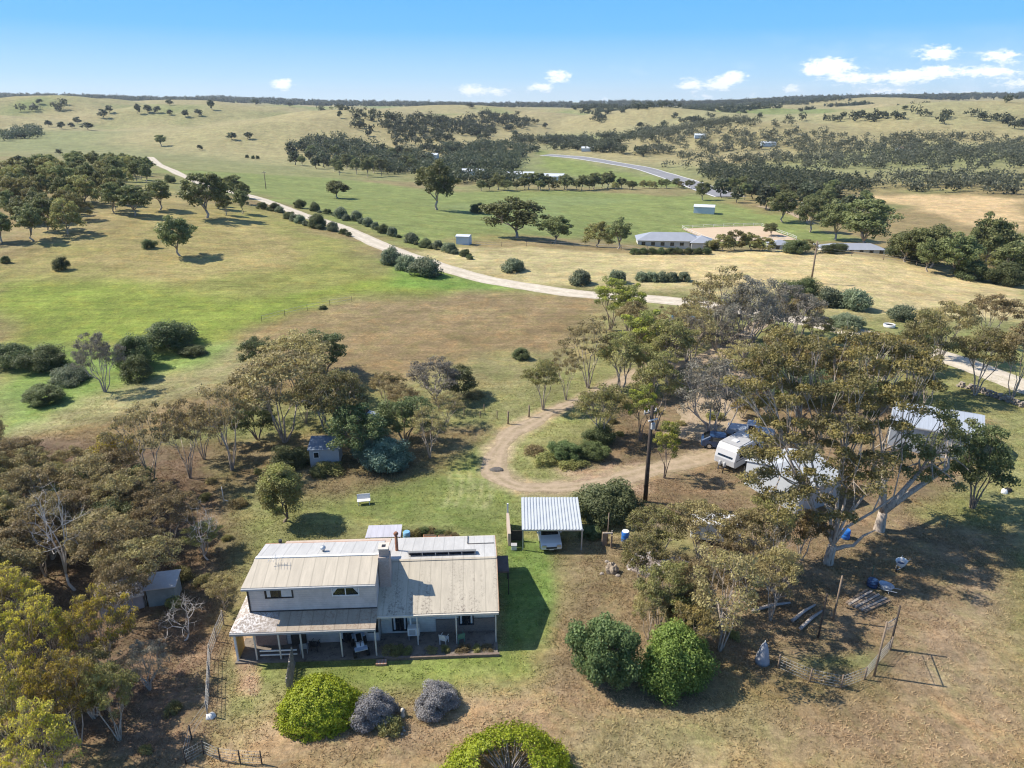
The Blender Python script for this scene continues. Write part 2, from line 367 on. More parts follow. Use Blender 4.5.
def groundmat():
    m, nt, out = newmat('ground'); p = nt.nodes.new('ShaderNodeBsdfPrincipled'); p.inputs['Roughness'].default_value = .95; p.inputs['Specular IOR Level'].default_value = .15
    a = nt.nodes.new('ShaderNodeAttribute'); a.attribute_name = 'cover'; co = objco(nt)
    f1 = rng_map(nt, noise(nt, 2.2, 8, .78, co), .3, .7, .55, 1.45)
    f2 = rng_map(nt, noise(nt, 9, 5, .7, co), .3, .7, .72, 1.28)
    mp = nt.nodes.new('ShaderNodeMapping'); mp.inputs['Scale'].default_value = (.12, 1.3, 1); mp.inputs['Rotation'].default_value = (0, 0, .12); nt.links.new(co, mp.inputs[0])
    f3 = rng_map(nt, noise(nt, .7, 7, .75, mp.outputs[0]), .3, .7, .76, 1.24)
    f4 = rng_map(nt, noise(nt, .11, 8, .75, co, .6), .35, .65, .78, 1.22)
    def mul(a_, b_):
        n = nt.nodes.new('ShaderNodeMath'); n.operation = 'MULTIPLY'; nt.links.new(a_, n.inputs[0]); nt.links.new(b_, n.inputs[1]); return n.outputs[0]
    f5 = rng_map(nt, noise(nt, .42, 7, .8, co, .4), .32, .68, .78, 1.22)
    f = mul(mul(mul(f1, f2), mul(f3, f4)), f5)
    vm = nt.nodes.new('ShaderNodeVectorMath'); vm.operation = 'SCALE'; nt.links.new(a.outputs['Color'], vm.inputs[0]); nt.links.new(f, vm.inputs['Scale'])
    gcol = mixc(nt, rng_map(nt, noise(nt, .35, 7, .75, co, .5), .45, .62, 0, .8), vm.outputs[0], mixc(nt, 1.0, vm.outputs[0], (.86, .98, .76), 'MULTIPLY'))
    gcol = mixc(nt, rng_map(nt, noise(nt, .21, 8, .8, co, .8), .50, .64, 0, .8), gcol, mixc(nt, 1.0, vm.outputs[0], (1.22, 1.08, .92), 'MULTIPLY'))
    # scattered straw and bare specks
    c = mixc(nt, rng_map(nt, noise(nt, 3.7, 8, .8, co), .60, .74, 0, .55), gcol, (.46, .36, .21))
    c = mixc(nt, rng_map(nt, noise(nt, 1.3, 7, .75, co), .62, .78, 0, .3), c, (.11, .085, .05))
    nt.links.new(c, p.inputs['Base Color'])
    b = nt.nodes.new('ShaderNodeBump'); b.inputs['Strength'].default_value = .7; b.inputs['Distance'].default_value = .12
    nt.links.new(noise(nt, 5, 6, .7, co), b.inputs['Height']); nt.links.new(b.outputs[0], p.inputs['Normal'])
    nt.links.new(p.outputs[0], out.inputs[0]); return m
tag(link('ground', gme, groundmat()), 'rolling paddocks of green and dry grass', kind='structure')

def drape(name, pts, w, mat, off=.03, world=None, rag=0.0, closed=False, kind='structure', label=None, step=1.0, tag_=True):
    ln = P(pts) if world is None else np.array(world)
    # Catmull-Rom
    Q = []
    for i in range(len(ln)-1):
        p0, p1, p2, p3 = ln[max(i-1, 0)], ln[i], ln[i+1], ln[min(i+2, len(ln)-1)]
        n = max(3, int(np.linalg.norm(p2-p1)/step))
        for j in range(n):
            t = j/n; Q.append(.5*((2*p1)+(-p0+p2)*t+(2*p0-5*p1+4*p2-p3)*t*t+(-p0+3*p1-3*p2+p3)*t**3))
    Q.append(ln[-1]); Q = np.array(Q); T = np.gradient(Q, axis=0); T /= np.linalg.norm(T, axis=1)[:, None]+1e-9
    Nn = np.stack([-T[:, 1], T[:, 0]], 1); k = 9; ws = np.linspace(-1, 1, k)
    VV = []
    for a in ws:
        ww = w/2*(1+rag*(fbm(Q[:, 0]+50*np.sign(a), Q[:, 1], 3, 88, 4)-.5)*2)
        q = Q+Nn*(a*ww)[:, None]; z = hm(q[:, 0], q[:, 1])+off*(1-.6*abs(a)**6); VV.append(np.column_stack([q, z]))
    VV = np.stack(VV, 1); n = len(Q); VV = VV.reshape(-1, 3); id_ = np.arange(n*k).reshape(n, k)
    Fq = np.stack([id_[:-1, :-1], id_[1:, :-1], id_[1:, 1:], id_[:-1, 1:]], -1).reshape(-1, 4)[:, ::-1]
    ta = np.tile(np.abs(ws), n); tr = np.exp(-((ta-.45)/.2)**2); tn = np.stack([tr, ta, ta*0], 1)
    o = link(name, npmesh(name, VV, Fq, True, tn), mat)
    tag(o, label, kind=kind); return Q
def trackmat(name, base, verge, sc=.8):
    m, nt, out = newmat(name); p = nt.nodes.new('ShaderNodeBsdfPrincipled'); p.inputs['Roughness'].default_value = .95; p.inputs['Specular IOR Level'].default_value = .1
    a = nt.nodes.new('ShaderNodeAttribute'); a.attribute_name = 'tone'; sp = nt.nodes.new('ShaderNodeSeparateColor'); nt.links.new(a.outputs['Color'], sp.inputs[0]); co = objco(nt)
    c = mixc(nt, rng_map(nt, noise(nt, sc, 8, .75, co), .3, .7, 0, 1), tuple(x*.8 for x in base), tuple(x*1.18 for x in base))
    c = mixc(nt, rng_map(nt, noise(nt, sc*3, 6, .8, co), .52, .7, 0, .6), c, tuple(x*.6 for x in base))
    mid = nt.nodes.new('ShaderNodeMath'); mid.operation = 'MULTIPLY'; inv = rng_map(nt, sp.outputs[0], 0, .8, 1, 0); nt.links.new(inv, mid.inputs[0]); nt.links.new(rng_map(nt, noise(nt, 1.3, 6, .75, co), .40, .60, 0, .85), mid.inputs[1])
    c = mixc(nt, mid.outputs[0], c, verge)
    nt.links.new(c, p.inputs['Base Color']); b = nt.nodes.new('ShaderNodeBump'); b.inputs['Strength'].default_value = .5; b.inputs['Distance'].default_value = .06; nt.links.new(noise(nt, 5, 5, .7, co), b.inputs['Height']); nt.links.new(b.outputs[0], p.inputs['Normal'])
    nt.links.new(p.outputs[0], out.inputs[0]); return m
gravel = surf('pale_gravel', (.56, .49, .40), .95, .14, .5, (.40, .34, .27), 1.6, (.5, .75), spec=.1, bump=.3)
dirt = surf('dirt_track', (.40, .31, .215), .95, .2, .8, (.2, .15, .1), 1.1, (.55, .72), spec=.1, bump=.4)
gravel = trackmat('pale_gravel_road', (.60, .53, .43), (.42, .37, .27), .5); dirt = trackmat('dirt_track_worn', (.41, .32, .225), (.25, .205, .12))
asphalt = surf('asphalt', (.25, .25, .26), .9, .1, .1, spec=.1)
ROAD = [(150, 157), (162, 166), (200, 183), (250, 196), (300, 214), (345, 229), (385, 247), (430, 263), (480, 278), (530, 287), (580, 294), (640, 298), (690, 303), (740, 310), (790, 318), (845, 330), (905, 345), (960, 362), (1000, 377), (1060, 400)]
drape('gravel_road', ROAD, 5.4, gravel, .06, rag=.1, label='pale gravel road winding down through the paddocks', step=1.5)
drape('driveway', DRV, 2.2, dirt, .03, rag=.7, label='dirt driveway looping round the shrub island', step=.4)
drape('farm_track', [(590, 398), (622, 381), (655, 368), (700, 360), (740, 338), (770, 316)], 3.0, dirt, .035, rag=.35, label='dirt track from the driveway up to the gravel road', step=.5)
drape('dirt_yard', [(690, 440), (705, 415), (720, 385), (740, 360)], 6, dirt, .02, rag=.4, label='bare sandy yard among the gum trees', step=.6)
drape('highway', [(545, 155), (572, 157), (600, 161), (630, 166), (655, 172), (680, 180), (705, 189), (730, 197)], 18, asphalt, .3, label='grey two way highway along the valley', step=6)
for k, o_ in ((0, 0), (1, 8), (2, -8)):
    ln = P([(545, 155), (572, 157), (600, 161), (630, 166), (655, 172), (680, 180), (705, 189), (730, 197)])
    t = np.gradient(ln, axis=0); t /= np.linalg.norm(t, axis=1)[:, None]; nn = np.stack([-t[:, 1], t[:, 0]], 1)
    drape('highway_line', None, .45, surf('road_paint', (.75, .75, .72), .8), .3, world=ln+nn*o_, label='white painted line along the highway', step=6)

#@@TREES
# ------------------------------------------------------------------ tree prototypes
bark_pale = surf('pale_bark', (.46, .39, .32), .9, .3, 4, (.16, .12, .09), 3, (.5, .65), spec=.1, stretch=(3, 3, .6))
bark_brown = surf('brown_bark', (.24, .19, .15), .95, .3, 5, (.3, .26, .22), 4, (.6, .7), spec=.1)
bark_grey = surf('grey_bark', (.38, .34, .31), .95, .2, 5, spec=.1)
bark_white = surf('bleached_wood', (.55, .51, .47), .9, .2, 5, spec=.1)
LM = dict(
 bigb=leafmat('olive_green_leaves', (.04, .05, .022), (.105, .12, .052), (.14, .15, .07)),
 scrub=leafmat('hill_scrub_leaves', (.03, .035, .021), (.085, .088, .055), (.10, .10, .06)),
 brown=leafmat('mallee_leaves', (.085, .068, .034), (.225, .18, .086), (.23, .20, .075)),
 olive=leafmat('olive_leaves', (.078, .074, .030), (.20, .18, .07), (.20, .21, .06)),
 yellow=leafmat('yellow_tip_leaves', (.09, .072, .04), (.19, .155, .07), (.31, .265, .035)),
 lime=leafmat('lime_leaves', (.07, .085, .028), (.17, .17, .05), (.26, .27, .035)),
 gum=leafmat('gum_leaves', (.045, .055, .022), (.135, .145, .056), (.16, .165, .062)),
 dark=leafmat('dark_leaves', (.034, .045, .02), (.09, .106, .042), (.12, .14, .055)),
 far=leafmat('far_leaves', (.02, .027, .016), (.058, .066, .034), (.075, .082, .042)),
 grey=leafmat('grey_leaves', (.075, .068, .052), (.16, .148, .115), (.18, .17, .13)),
 sage=leafmat('sage_leaves', (.055, .07, .042), (.14, .165, .095), (.19, .21, .13)),
 green=leafmat('green_leaves', (.034, .05, .02), (.105, .135, .05), (.145, .18, .065), objvar=.08),
 lush=leafmat('lush_leaves', (.038, .056, .013), (.115, .148, .032), (.16, .195, .045), objvar=.08),
 bright=leafmat('bright_leaves', (.04, .072, .006), (.15, .20, .012), (.21, .25, .015), trans=.2, objvar=.04),
 lav=leafmat('mauve_leaves', (.098, .093, .092), (.225, .216, .212), (.25, .24, .235), objvar=.04),
 gold=leafmat('gold_leaves', (.08, .062, .026), (.19, .15, .058), (.24, .19, .05)),
 teal=leafmat('blue_green_leaves', (.05, .085, .065), (.14, .20, .15), (.20, .27, .2)),
)
def unit(v): return v/(np.linalg.norm(v, axis=-1, keepdims=True)+1e-9)
def leaf_cards(C, Rr, per, size, r, flat=.65, low=.5, tipamt=.5, outward=.9, hang=0.0, ctone=None, ctip=None):
    """C (n,3) clump centres, Rr (n,) radii -> vertices, quads, tone"""
    n = len(C); k = per
    d = unit(r.normal(size=(n, k, 3))); rad = r.random((n, k, 1))**.45
    keep = (d[..., 2] > -.15) | (r.random((n, k)) < low)
    off = d*rad*np.array([1, 1, flat])*Rr[:, None, None]
    pos = C[:, None, :]+off
    nn = unit(d*outward+r.normal(size=(n, k, 3))*.75+np.array([0, 0, .35]))
    t = unit(np.cross(nn, r.normal(size=(n, k, 3)))); 
    if hang: t = unit(t*(1-hang)+np.array([0, 0, -1.0])*hang)
    b = np.cross(nn, t); s = size*(.6+.8*r.random((n, k, 1)))
    A = t*s*.62; B = b*s*.38
    q = np.stack([pos-A, pos-A*.1-B, pos+A, pos+A*.1+B], 2)[keep]
    ct = r.random(n) if ctone is None else ctone
    tp = np.clip((d[..., 2]*rad[..., 0])*1.2+.1, 0, 1)*(1.0 if ctip is None else ctip[:, None])*tipamt*(.4+.9*r.random((n, k)))
    tone = np.stack([r.random((n, k)), np.repeat(ct[:, None], k, 1), np.clip(tp, 0, 1)], -1)[keep]
    m = len(q); return q.reshape(-1, 3), np.arange(m*4).reshape(m, 4), np.repeat(tone, 4, 0)
def crown_points(r, H, Rx, z0, n, shape, inner=.72, mind=None):
    lob = r.random(8)*2*PI; pts = []; tries = 0; mind = mind or 1.35*Rx/math.sqrt(n)
    while len(pts) < n and tries < 6000:
        tries += 1
        d = unit(r.normal(size=3)); 
        if shape == 'dome' and d[2] < -.05: continue
        if shape == 'ball' and d[2] < -.75: continue
        if shape == 'bush' and d[2] < -.15: continue
        az = math.atan2(d[1], d[0]); w = 1+.18*math.sin(2*az+lob[0])+.13*math.sin(3*az+lob[1])+.08*math.sin(5*az+lob[2])
        rr = inner+(1-inner)*r.random()
        if shape == 'bush': p = np.array([d[0]*Rx*w*rr, d[1]*Rx*w*rr, max(.12*H, z0+(H-z0)*abs(d[2])**.8*rr*(.85+.15*w))])
        else:
            hz = (H-z0) if shape == 'dome' else (H-z0)/2; zc = z0 if shape == 'dome' else (H+z0)/2
            p = np.array([d[0]*Rx*w*rr, d[1]*Rx*w*rr, zc+hz*d[2]*rr*(.88+.12*w)])
        if all(np.linalg.norm(p-q) > mind for q in pts): pts.append(p)
        elif tries % 400 == 0: mind *= .85
    return np.array(pts)
def skeleton(r, C, stems, tr, split=.0, k=6, twigs=0, crad=None, spread=.5):
    mb = MB(); n = len(C); H = C[:, 2].max()
    az = np.arctan2(C[:, 1], C[:, 0]); a0 = r.random()*2*PI; gi = (((az-a0) % (2*PI))/(2*PI)*stems).astype(int)
    rxy = np.linalg.norm(C[:, :2], axis=1); base = np.zeros(3); sp = np.array([r.normal()*.03*H, r.normal()*.03*H, split*H])
    if split > .01:
        mid = sp*.5+np.array([r.normal()*.03*H, r.normal()*.03*H, 0]); mb.tube([base-np.array([0, 0, .3]), base, mid, sp], [tr*1.4, tr*1.15, tr*.95, tr*.85], k)
    for g in range(stems):
        ids = np.nonzero(gi == g)[0]
        if len(ids) == 0: continue
        M = C[ids].mean(0); o0 = sp if split > .01 else base+np.array([math.cos(a0+2*PI*(g+.5)/stems), math.sin(a0+2*PI*(g+.5)/stems), 0])*tr*1.2
        Fp = o0+(M-o0)*np.array([spread, spread, .52])+r.normal(size=3)*.04*H; rs = tr*(.85 if split > .01 else 1)*(.55+.45*math.sqrt(len(ids)/n*stems))*(.8 if stems > 1 else 1)
        m1 = o0+(Fp-o0)*np.array([.35, .35, .55])+r.normal(size=3)*.025*H
        st = [o0] if split > .01 else [o0-np.array([0, 0, .3]), o0]
        mb.tube(st+[m1, Fp], [rs]*(len(st))+[rs*.8, rs*.62], k)
        # second fork: pair up neighbouring clumps
        sub = max(1, len(ids)//3); order = ids[np.argsort(C[ids, 2]+rxy[ids]*.3)]
        for q in np.array_split(order, sub):
            if len(q) == 0: continue
            M2 = C[q].mean(0); F2 = Fp+(M2-Fp)*.55+r.normal(size=3)*.03*H
            mb.tube([Fp, (Fp+F2)/2+r.normal(size=3)*.025*H, F2], [rs*.5, rs*.42, rs*.33], 5, False)
            for c in q:
                e = C[c]; mm = (F2+e)/2+r.normal(size=3)*.03*H
                mb.tube([F2, mm, e], [rs*.3, rs*.22, rs*.12], 4, False)
                for _ in range(twigs):
                    d = unit(r.normal(size=3)+np.array([0, 0, .5]))*(crad[c] if crad is not None else .5)*.95
                    mb.tube([e+(mm-e)*.3*r.random(), e+d*.5+r.normal(size=3)*.05, e+d], [rs*.13, rs*.09, rs*.04], 3, False)
    return mb
KINDS = {}
def kind(name, seed, H, Rx, z0, n, cr, per, size, leaf, bark, shape='dome', stems=5, tr=.11, split=0, twigs=2, flat=.65, low=.45, tip=.5, cat='tree', inner=.72, tipvar=False, spread=.5, oname=None, hang=0, core=False):
    r = np.random.default_rng(seed)
    if size < 1: per = int(per*1.5); n = int(n*1.15)
    if size < .2: per = int(per*1.2); size *= .82
    C = crown_points(r, H-cr*flat*.8, Rx-cr*.6, z0, n, shape, inner); cr_ = cr*(.7+.6*r.random(len(C)))
    ctip = (r.random(len(C)) < .6)*1.0 if tipvar else None
    v, f, t = leaf_cards(C, cr_, per, size, r, flat, low, tip, ctip=ctip, hang=hang)
    cme = npmesh('crown', v, f, False, t); cme.materials.append(LM[leaf])
    mb = skeleton(r, C, stems, tr, split, 6 if tr > .08 else 5, twigs, cr_, spread)
    tme = bpy.data.meshes.new('trunk'); tme.from_pydata(mb.v, [], mb.f); tme.polygons.foreach_set('use_smooth', mb.sm); tme.materials.append(bark)
    KINDS.setdefault(name, []).append(dict(H=H, R=Rx, crown=cme, trunk=tme, cat=cat, oname=oname or 'mallee_tree'))
for sd in (1, 2, 3):
    kind('brown', sd, 6, 2.9, 3.7, 54, .52, 112, .14, 'brown', bark_pale, stems=6, tr=.07, twigs=4, tipvar=True, flat=.5, inner=.62)
    kind('olive', 10+sd, 6, 2.7, 3.5, 52, .54, 116, .14, 'olive', bark_pale, stems=5, tr=.09, twigs=4, tipvar=True, flat=.5, inner=.62)
for sd in (1, 2):
    kind('thin', 16+sd, 6, 2.9, 3.5, 36, .5, 76, .14, 'brown', bark_pale, stems=6, tr=.075, twigs=6, flat=.45, inner=.6)
    kind('darkmallee', 18+sd, 6, 2.7, 2.5, 50, .6, 130, .16, 'dark', bark_brown, stems=5, tr=.10, twigs=2, inner=.6)
    kind('yellow', 20+sd, 5, 2.3, 2.5, 84, .34, 78, .11, 'yellow', bark_pale, stems=5, tr=.06, twigs=4, tip=1.5, low=.3, inner=.62)
    kind('lime', 30+sd, 6.5, 2.3, 3.2, 36, .5, 110, .15, 'lime', bark_brown, stems=4, tr=.09, twigs=2, tip=.9, tipvar=True, inner=.6)
    kind('grey', 40+sd, 7, 3.4, 3.6, 60, .55, 92, .14, 'grey', bark_grey, stems=7, tr=.10, twigs=6, inner=.6)
    kind('gold', 45+sd, 6, 2.6, 3.4, 44, .52, 110, .15, 'gold', bark_pale, stems=5, tr=.09, twigs=3, tipvar=True, inner=.6)
for sd in (1, 2, 3, 4):
    kind('gum', 50+sd, 11, 4.6, 2.6, 46, 1.1, 120, .36, 'gum', bark_pale, shape='ball', stems=5, tr=.24, split=.2, twigs=1, flat=.75, inner=.5, oname='gum_tree')
    kind('gumlight', 60+sd, 9, 4.0, 2.4, 38, .95, 110, .32, 'olive', bark_pale, shape='dome', stems=4, tr=.18, split=.15, twigs=1, flat=.75, oname='gum_tree')
    kind('fargum', 70+sd, 11, 5.0, 1.2, 22, 1.9, 34, 1.1, 'far', bark_brown, shape='ball', stems=2, tr=.3, split=.2, twigs=0, flat=.8, inner=.5, oname='gum_tree')
for sd in (1, 2, 3):
    kind('olivebush', 80+sd, 3, 2.2, .5, 26, .8, 170, .2, 'sage', bark_brown, shape='bush', stems=3, tr=.06, twigs=0, flat=.85, low=.9, cat='shrub', oname='roadside_shrub')
    kind('bush', 90+sd, 4, 2.6, .6, 34, .85, 260, .17, 'dark', bark_brown, shape='bush', stems=3, tr=.08, twigs=0, flat=.85, low=.9, cat='shrub', oname='shrub', inner=.6)
kind('bigbush', 100, 3.4, 2.5, .5, 50, .75, 330, .15, 'bigb', bark_brown, shape='bush', stems=3, tr=.08, twigs=0, flat=.85, low=.9, cat='shrub', oname='shrub')
kind('green', 101, 4.2, 2.3, .2, 58, .62, 260, .14, 'green', bark_brown, shape='ball', stems=3, tr=.08, twigs=0, flat=.9, low=.9, cat='shrub', oname='shrub', inner=.65)
kind('lush', 102, 4.0, 2.6, .5, 46, .8, 420, .14, 'lush', bark_brown, shape='bush', stems=3, tr=.08, twigs=0, flat=.9, low=.9, cat='shrub', oname='shrub', tip=1.0)
kind('teal', 103, 4, 2.6, .5, 44, .75, 380, .15, 'teal', bark_brown, shape='bush', stems=3, tr=.08, twigs=0, flat=.85, low=.9, cat='shrub', oname='shrub')
kind('pine', 104, 6, 1.9, .9, 46, .66, 330, .13, 'olive', bark_brown, shape='ball', stems=3, tr=.12, split=.1, twigs=0, flat=.85, low=.9, tip=.9, oname='cypress_tree')
kind('scrub', 105, 1.2, 1.0, .1, 14, .4, 110, .11, 'olive', bark_brown, shape='bush', stems=2, tr=.03, twigs=2, flat=.8, low=.9, cat='shrub', oname='low_shrub')
kind('scrubd', 106, 1.0, 1.1, .1, 14, .4, 90, .11, 'brown', bark_brown, shape='bush', stems=2, tr=.03, twigs=4, flat=.8, low=.9, cat='shrub', oname='low_shrub')
kind('lavbush', 107, 2, 1.5, .25, 44, .42, 420, .085, 'lav', bark_grey, shape='bush', stems=3, tr=.05, twigs=3, flat=.9, low=.9, cat='shrub', oname='mauve_shrub')
kind('sagebush', 108, 2.2, 2.0, .3, 30, .6, 300, .13, 'sage', bark_grey, shape='bush', stems=3, tr=.05, twigs=2, flat=.85, low=.9, cat='shrub', oname='shrub')
# bare branches
def bare(seed, H, Rx, bark=bark_white):
    r = np.random.default_rng(seed); C = crown_points(r, H, Rx, H*.45, 26, 'dome', .5)
    mb = skeleton(r, C, 4, .10, .15, 6, 5, np.full(len(C), .8)); me = bpy.data.meshes.new('trunk'); me.from_pydata(mb.v, [], mb.f)
    me.polygons.foreach_set('use_smooth', mb.sm); me.materials.append(bark); return me
KINDS['dead'] = [dict(H=6, R=2.2, crown=None, trunk=bare(s, 6, 2.2), cat='dead tree', oname='dead_tree') for s in (5, 6)]
def place(kn, X, Y, h, label, group=None, w=None, rz=None, lean=0, var=None):
    ks = KINDS[kn]; K = ks[random.randrange(len(ks)) if var is None else var % len(ks)]
    o = thing(K['oname'], label, K['cat'], (X, Y, float(hm(X, Y))-.05), random.random()*2*PI if rz is None else rz, group)
    if lean: o.rotation_euler[1] = lean
    s = h/K['H']; sx = s if w is None else w/(2*K['R']); o.scale = (sx, sx, s)
    if K['crown'] is not None: link('crown', K['crown'], None, o)
    link('trunk', K['trunk'], None, o)
    return o
PLACED = []
def T(kn, bx, by, ty, w, label, group=None, **kw):
    """tree standing at photo pixel (bx,by), its top at row ty, about w pixels wide"""
    if KINDS[kn][0]['cat'] == 'shrub' and by > 330: by -= .27*w
    X, Y, z = at(bx, by); h = max(.4, zat(Y, ty)-z)
    # the crown has width, so its visible top edge lies a little beyond the trunk
    W = w*depth(Y, z+h*.7)/F
    PLACED.append((X, Y)); return place(kn, X, Y, h, label, group, W, **kw)
def fill(poly_px, spacing, kinds, hr, label, group, maxn=999, wf=1.0, world=None, jit=.45):
    poly = P(poly_px) if world is None else np.array(world); x0, y0 = poly.min(0); x1, y1 = poly.max(0); n = 0
    xs = np.arange(x0, x1, spacing); ys = np.arange(y0, y1, spacing*.87)
    cand = [(x+(spacing/2 if j % 2 else 0)+rng.normal()*spacing*jit*.6, y+rng.normal()*spacing*jit*.6) for j, y in enumerate(ys) for x in xs]
    random.shuffle(cand)
    for x, y in cand:
        if n >= maxn: break
        if not inside(poly, np.array([x]), np.array([y]))[0]: continue
        if any((x-a)**2+(y-b)**2 < (spacing*.6)**2 for a, b in PLACED[-400:]): continue
        k = random.choice(kinds); h = random.uniform(*hr)
        K = KINDS[k][0]; place(k, x, y, h, label[k] if isinstance(label, dict) else label, group, 2*K['R']*h/K['H']*wf*random.uniform(.85, 1.15)); PLACED.append((x, y)); n += 1
    return n
#@@PLACE
# ------------------------------------------------------------------ near trees
T('brown', 285, 442, 352, 110, 'tall spreading brown leaved mallee behind the small grey shed', var=0)
T('olive', 338, 452, 365, 75, 'olive leaved mallee leaning over the small grey shed roof')
T('thin', 232, 470, 378, 70, 'thin mallee with open bare stems left of the tall spreading mallee')
T('thin', 190, 478, 395, 55, 'sparse mallee with dark bare stems in the middle of the row of three', var=1)
T('thin', 152, 492, 398, 70, 'sparse vase shaped mallee with dark stems at the left end of the row', var=0)
T('yellow', 120, 488, 432, 55, 'mallee with yellow green tips above the thicket edge')
T('brown', 300, 395, 332, 95, 'low reddish brown leafy mallee clump beside the upper paddock edge', var=2)
T('darkmallee', 325, 375, 325, 62, 'dark rounded bush behind the reddish brown clump')
T('darkmallee', 262, 372, 333, 40, 'dark rounded bush left of the reddish brown clump')
T('grey', 436, 402, 358, 66, 'grey brown mallee lying low on the paddock slope', var=1); T('darkmallee', 460, 398, 366, 44, 'small dark mallee right of the low grey brown one'); T('scrubd', 475, 402, 390, 22, 'dry brown low shrub beside the low mallees')
T('darkmallee', 405, 442, 392, 60, 'dark leafed mallee standing over the blue green shrub')
T('darkmallee', 360, 462, 400, 70, 'dark mallee between the small grey shed and the blue green shrub', var=1)
T('darkmallee', 345, 425, 385, 50, 'small dark mallee behind the olive mallee')
T('thin', 430, 458, 405, 45, 'thin pale stemmed mallee at the edge of the mown lawn', var=1)
T('teal', 383, 482, 437, 60, 'rounded blue green shrub on the lawn edge')
T('pine', 284, 522, 463, 48, 'rounded cypress like tree with pale green tips on the back lawn')
T('bush', 290, 476, 448, 45, 'dark low shrub behind the pale tipped cypress')
T('scrub', 330, 480, 462, 34, 'low olive shrub under the small grey shed')
T('bush', 320, 480, 465, 24, 'small dark shrub under the small grey shed')
# green gully on the left
T('bush', 15, 378, 342, 45, 'dark green shrub at the left edge of the gully')
T('bush', 45, 382, 346, 46, 'dark green shrub second from the left in the gully')
T('sagebush', 70, 392, 366, 40, 'silver green shrub in the gully')
T('green', 45, 414, 385, 42, 'bright green rounded shrub in the front of the gully')
T('grey', 105, 392, 330, 48, 'grey leaved double stemmed tree in the gully')
T('bush', 135, 378, 333, 42, 'dark green tree crown behind the grey gully tree')
T('bush', 168, 364, 320, 60, 'largest dark green tree at the right end of the gully')
T('bush', 138, 388, 352, 34, 'dark shrub at the foot of the largest gully tree')
T('bush', 192, 362, 345, 30, 'low dark shrub at the right end of the gully')
# hillside, single trees
T('gum', 180, 256, 213, 42, 'lone rounded gum on the dry hillside')
T('bush', 150, 248, 238, 15, 'small dark bush left of the lone hillside gum')
T('bush', 62, 270, 256, 16, 'small round bush on the green hillside')
T('bush', 6, 263, 255, 10, 'tiny bush at the left edge of the hillside')
T('bush', 323, 309, 305, 9, 'tiny dark bush on the green slope')
T('gum', 207, 218, 170, 50, 'tallest dark gum beside the road on the left hill')
T('gum', 160, 210, 178, 32, 'gum left of the tallest roadside gum')
T('gum', 135, 216, 183, 38, 'spreading gum on the near edge of the hill wood')
T('gum', 437, 210, 157, 44, 'big lone gum in the green valley paddock')
T('gum', 517, 238, 195, 62, 'wide spreading gum below the lone gum in the valley')
T('gum', 338, 198, 179, 27, 'rounded gum on the green slope above the road')
T('bush', 477, 213, 202, 17, 'round bush between the two valley gums')
T('gum', 555, 243, 214, 36, 'gum at the right foot of the wide spreading gum')
T('gumlight', 598, 247, 220, 36, 'olive gum beside the grey roofed house')
T('gum', 618, 249, 216, 30, 'dark gum touching the grey roofed house')
T('bush', 118+53, 183, 174, 0+12, 'round bush beside the far road bend')
T('gum', 161, 146, 134, 14, 'dark round tree alone on the far tan slope')
# road shrubs
SHR = [(262, 209, 12), (275, 211, 14), (290, 219, 15), (300, 223, 13), (318, 228, 17), (333, 231, 12), (343, 234, 11), (300, 208, 13), (315, 211, 13), (328, 214, 12), (341, 218, 14), (356, 221, 13), (368, 226, 14), (382, 233, 12), (393, 236, 11), (412, 243, 13), (426, 247, 14), (438, 249, 12), (450, 252, 15), (465, 256, 13)]
for (x, y, w) in list(SHR): 
    if random.random() < .7: SHR.append((x+random.uniform(4, 8), y+random.uniform(1.5, 3.5), w*random.uniform(.4, .65)))
for i, (x, y, w) in enumerate(SHR):
    w *= random.uniform(.75, 1.2)
    T(random.choice(['olivebush', 'olivebush', 'bigbush', 'bush']), x, y, y-w*random.uniform(.6, .85), w, 'green rounded shrub beside the gravel road on the hill', 'shrubs lining the gravel road on the hill')
T('olivebush', 392, 264, 246, 22, 'tall dark shrub at the head of the roadside pair')
T('olivebush', 424, 275, 256, 34, 'widest grey green shrub on the lower verge of the road')
T('olivebush', 408, 270, 254, 24, 'grey green shrub between the tall dark and the widest verge shrubs')
T('olivebush', 513, 271, 258, 24, 'double shrub in the hay paddock above the road')
T('olivebush', 580, 284, 269, 22, 'lone round shrub in the hay paddock')
T('olivebush', 618, 283, 269, 20, 'shrub right of the lone hay paddock shrub')
for x in (642, 652, 662, 672, 683): T('olivebush', x, 281, 271, 15, 'low grey green shrub in the row above the gum grove', 'row of shrubs above the gum grove')
T('bush', 798, 300, 276, 40, 'dark green shrub beside the power pole')
T('olivebush', 826, 305, 287, 30, 'bright shrub right of the power pole, first of the roadside trio')
T('olivebush', 855, 309, 288, 32, 'second of the roadside trio of shrubs')
T('olivebush', 900, 320, 304, 28, 'pale shrub at the right end of the roadside trio')
T('sagebush', 846, 327, 312, 34, 'low silvery shrub in front of the roadside trio')
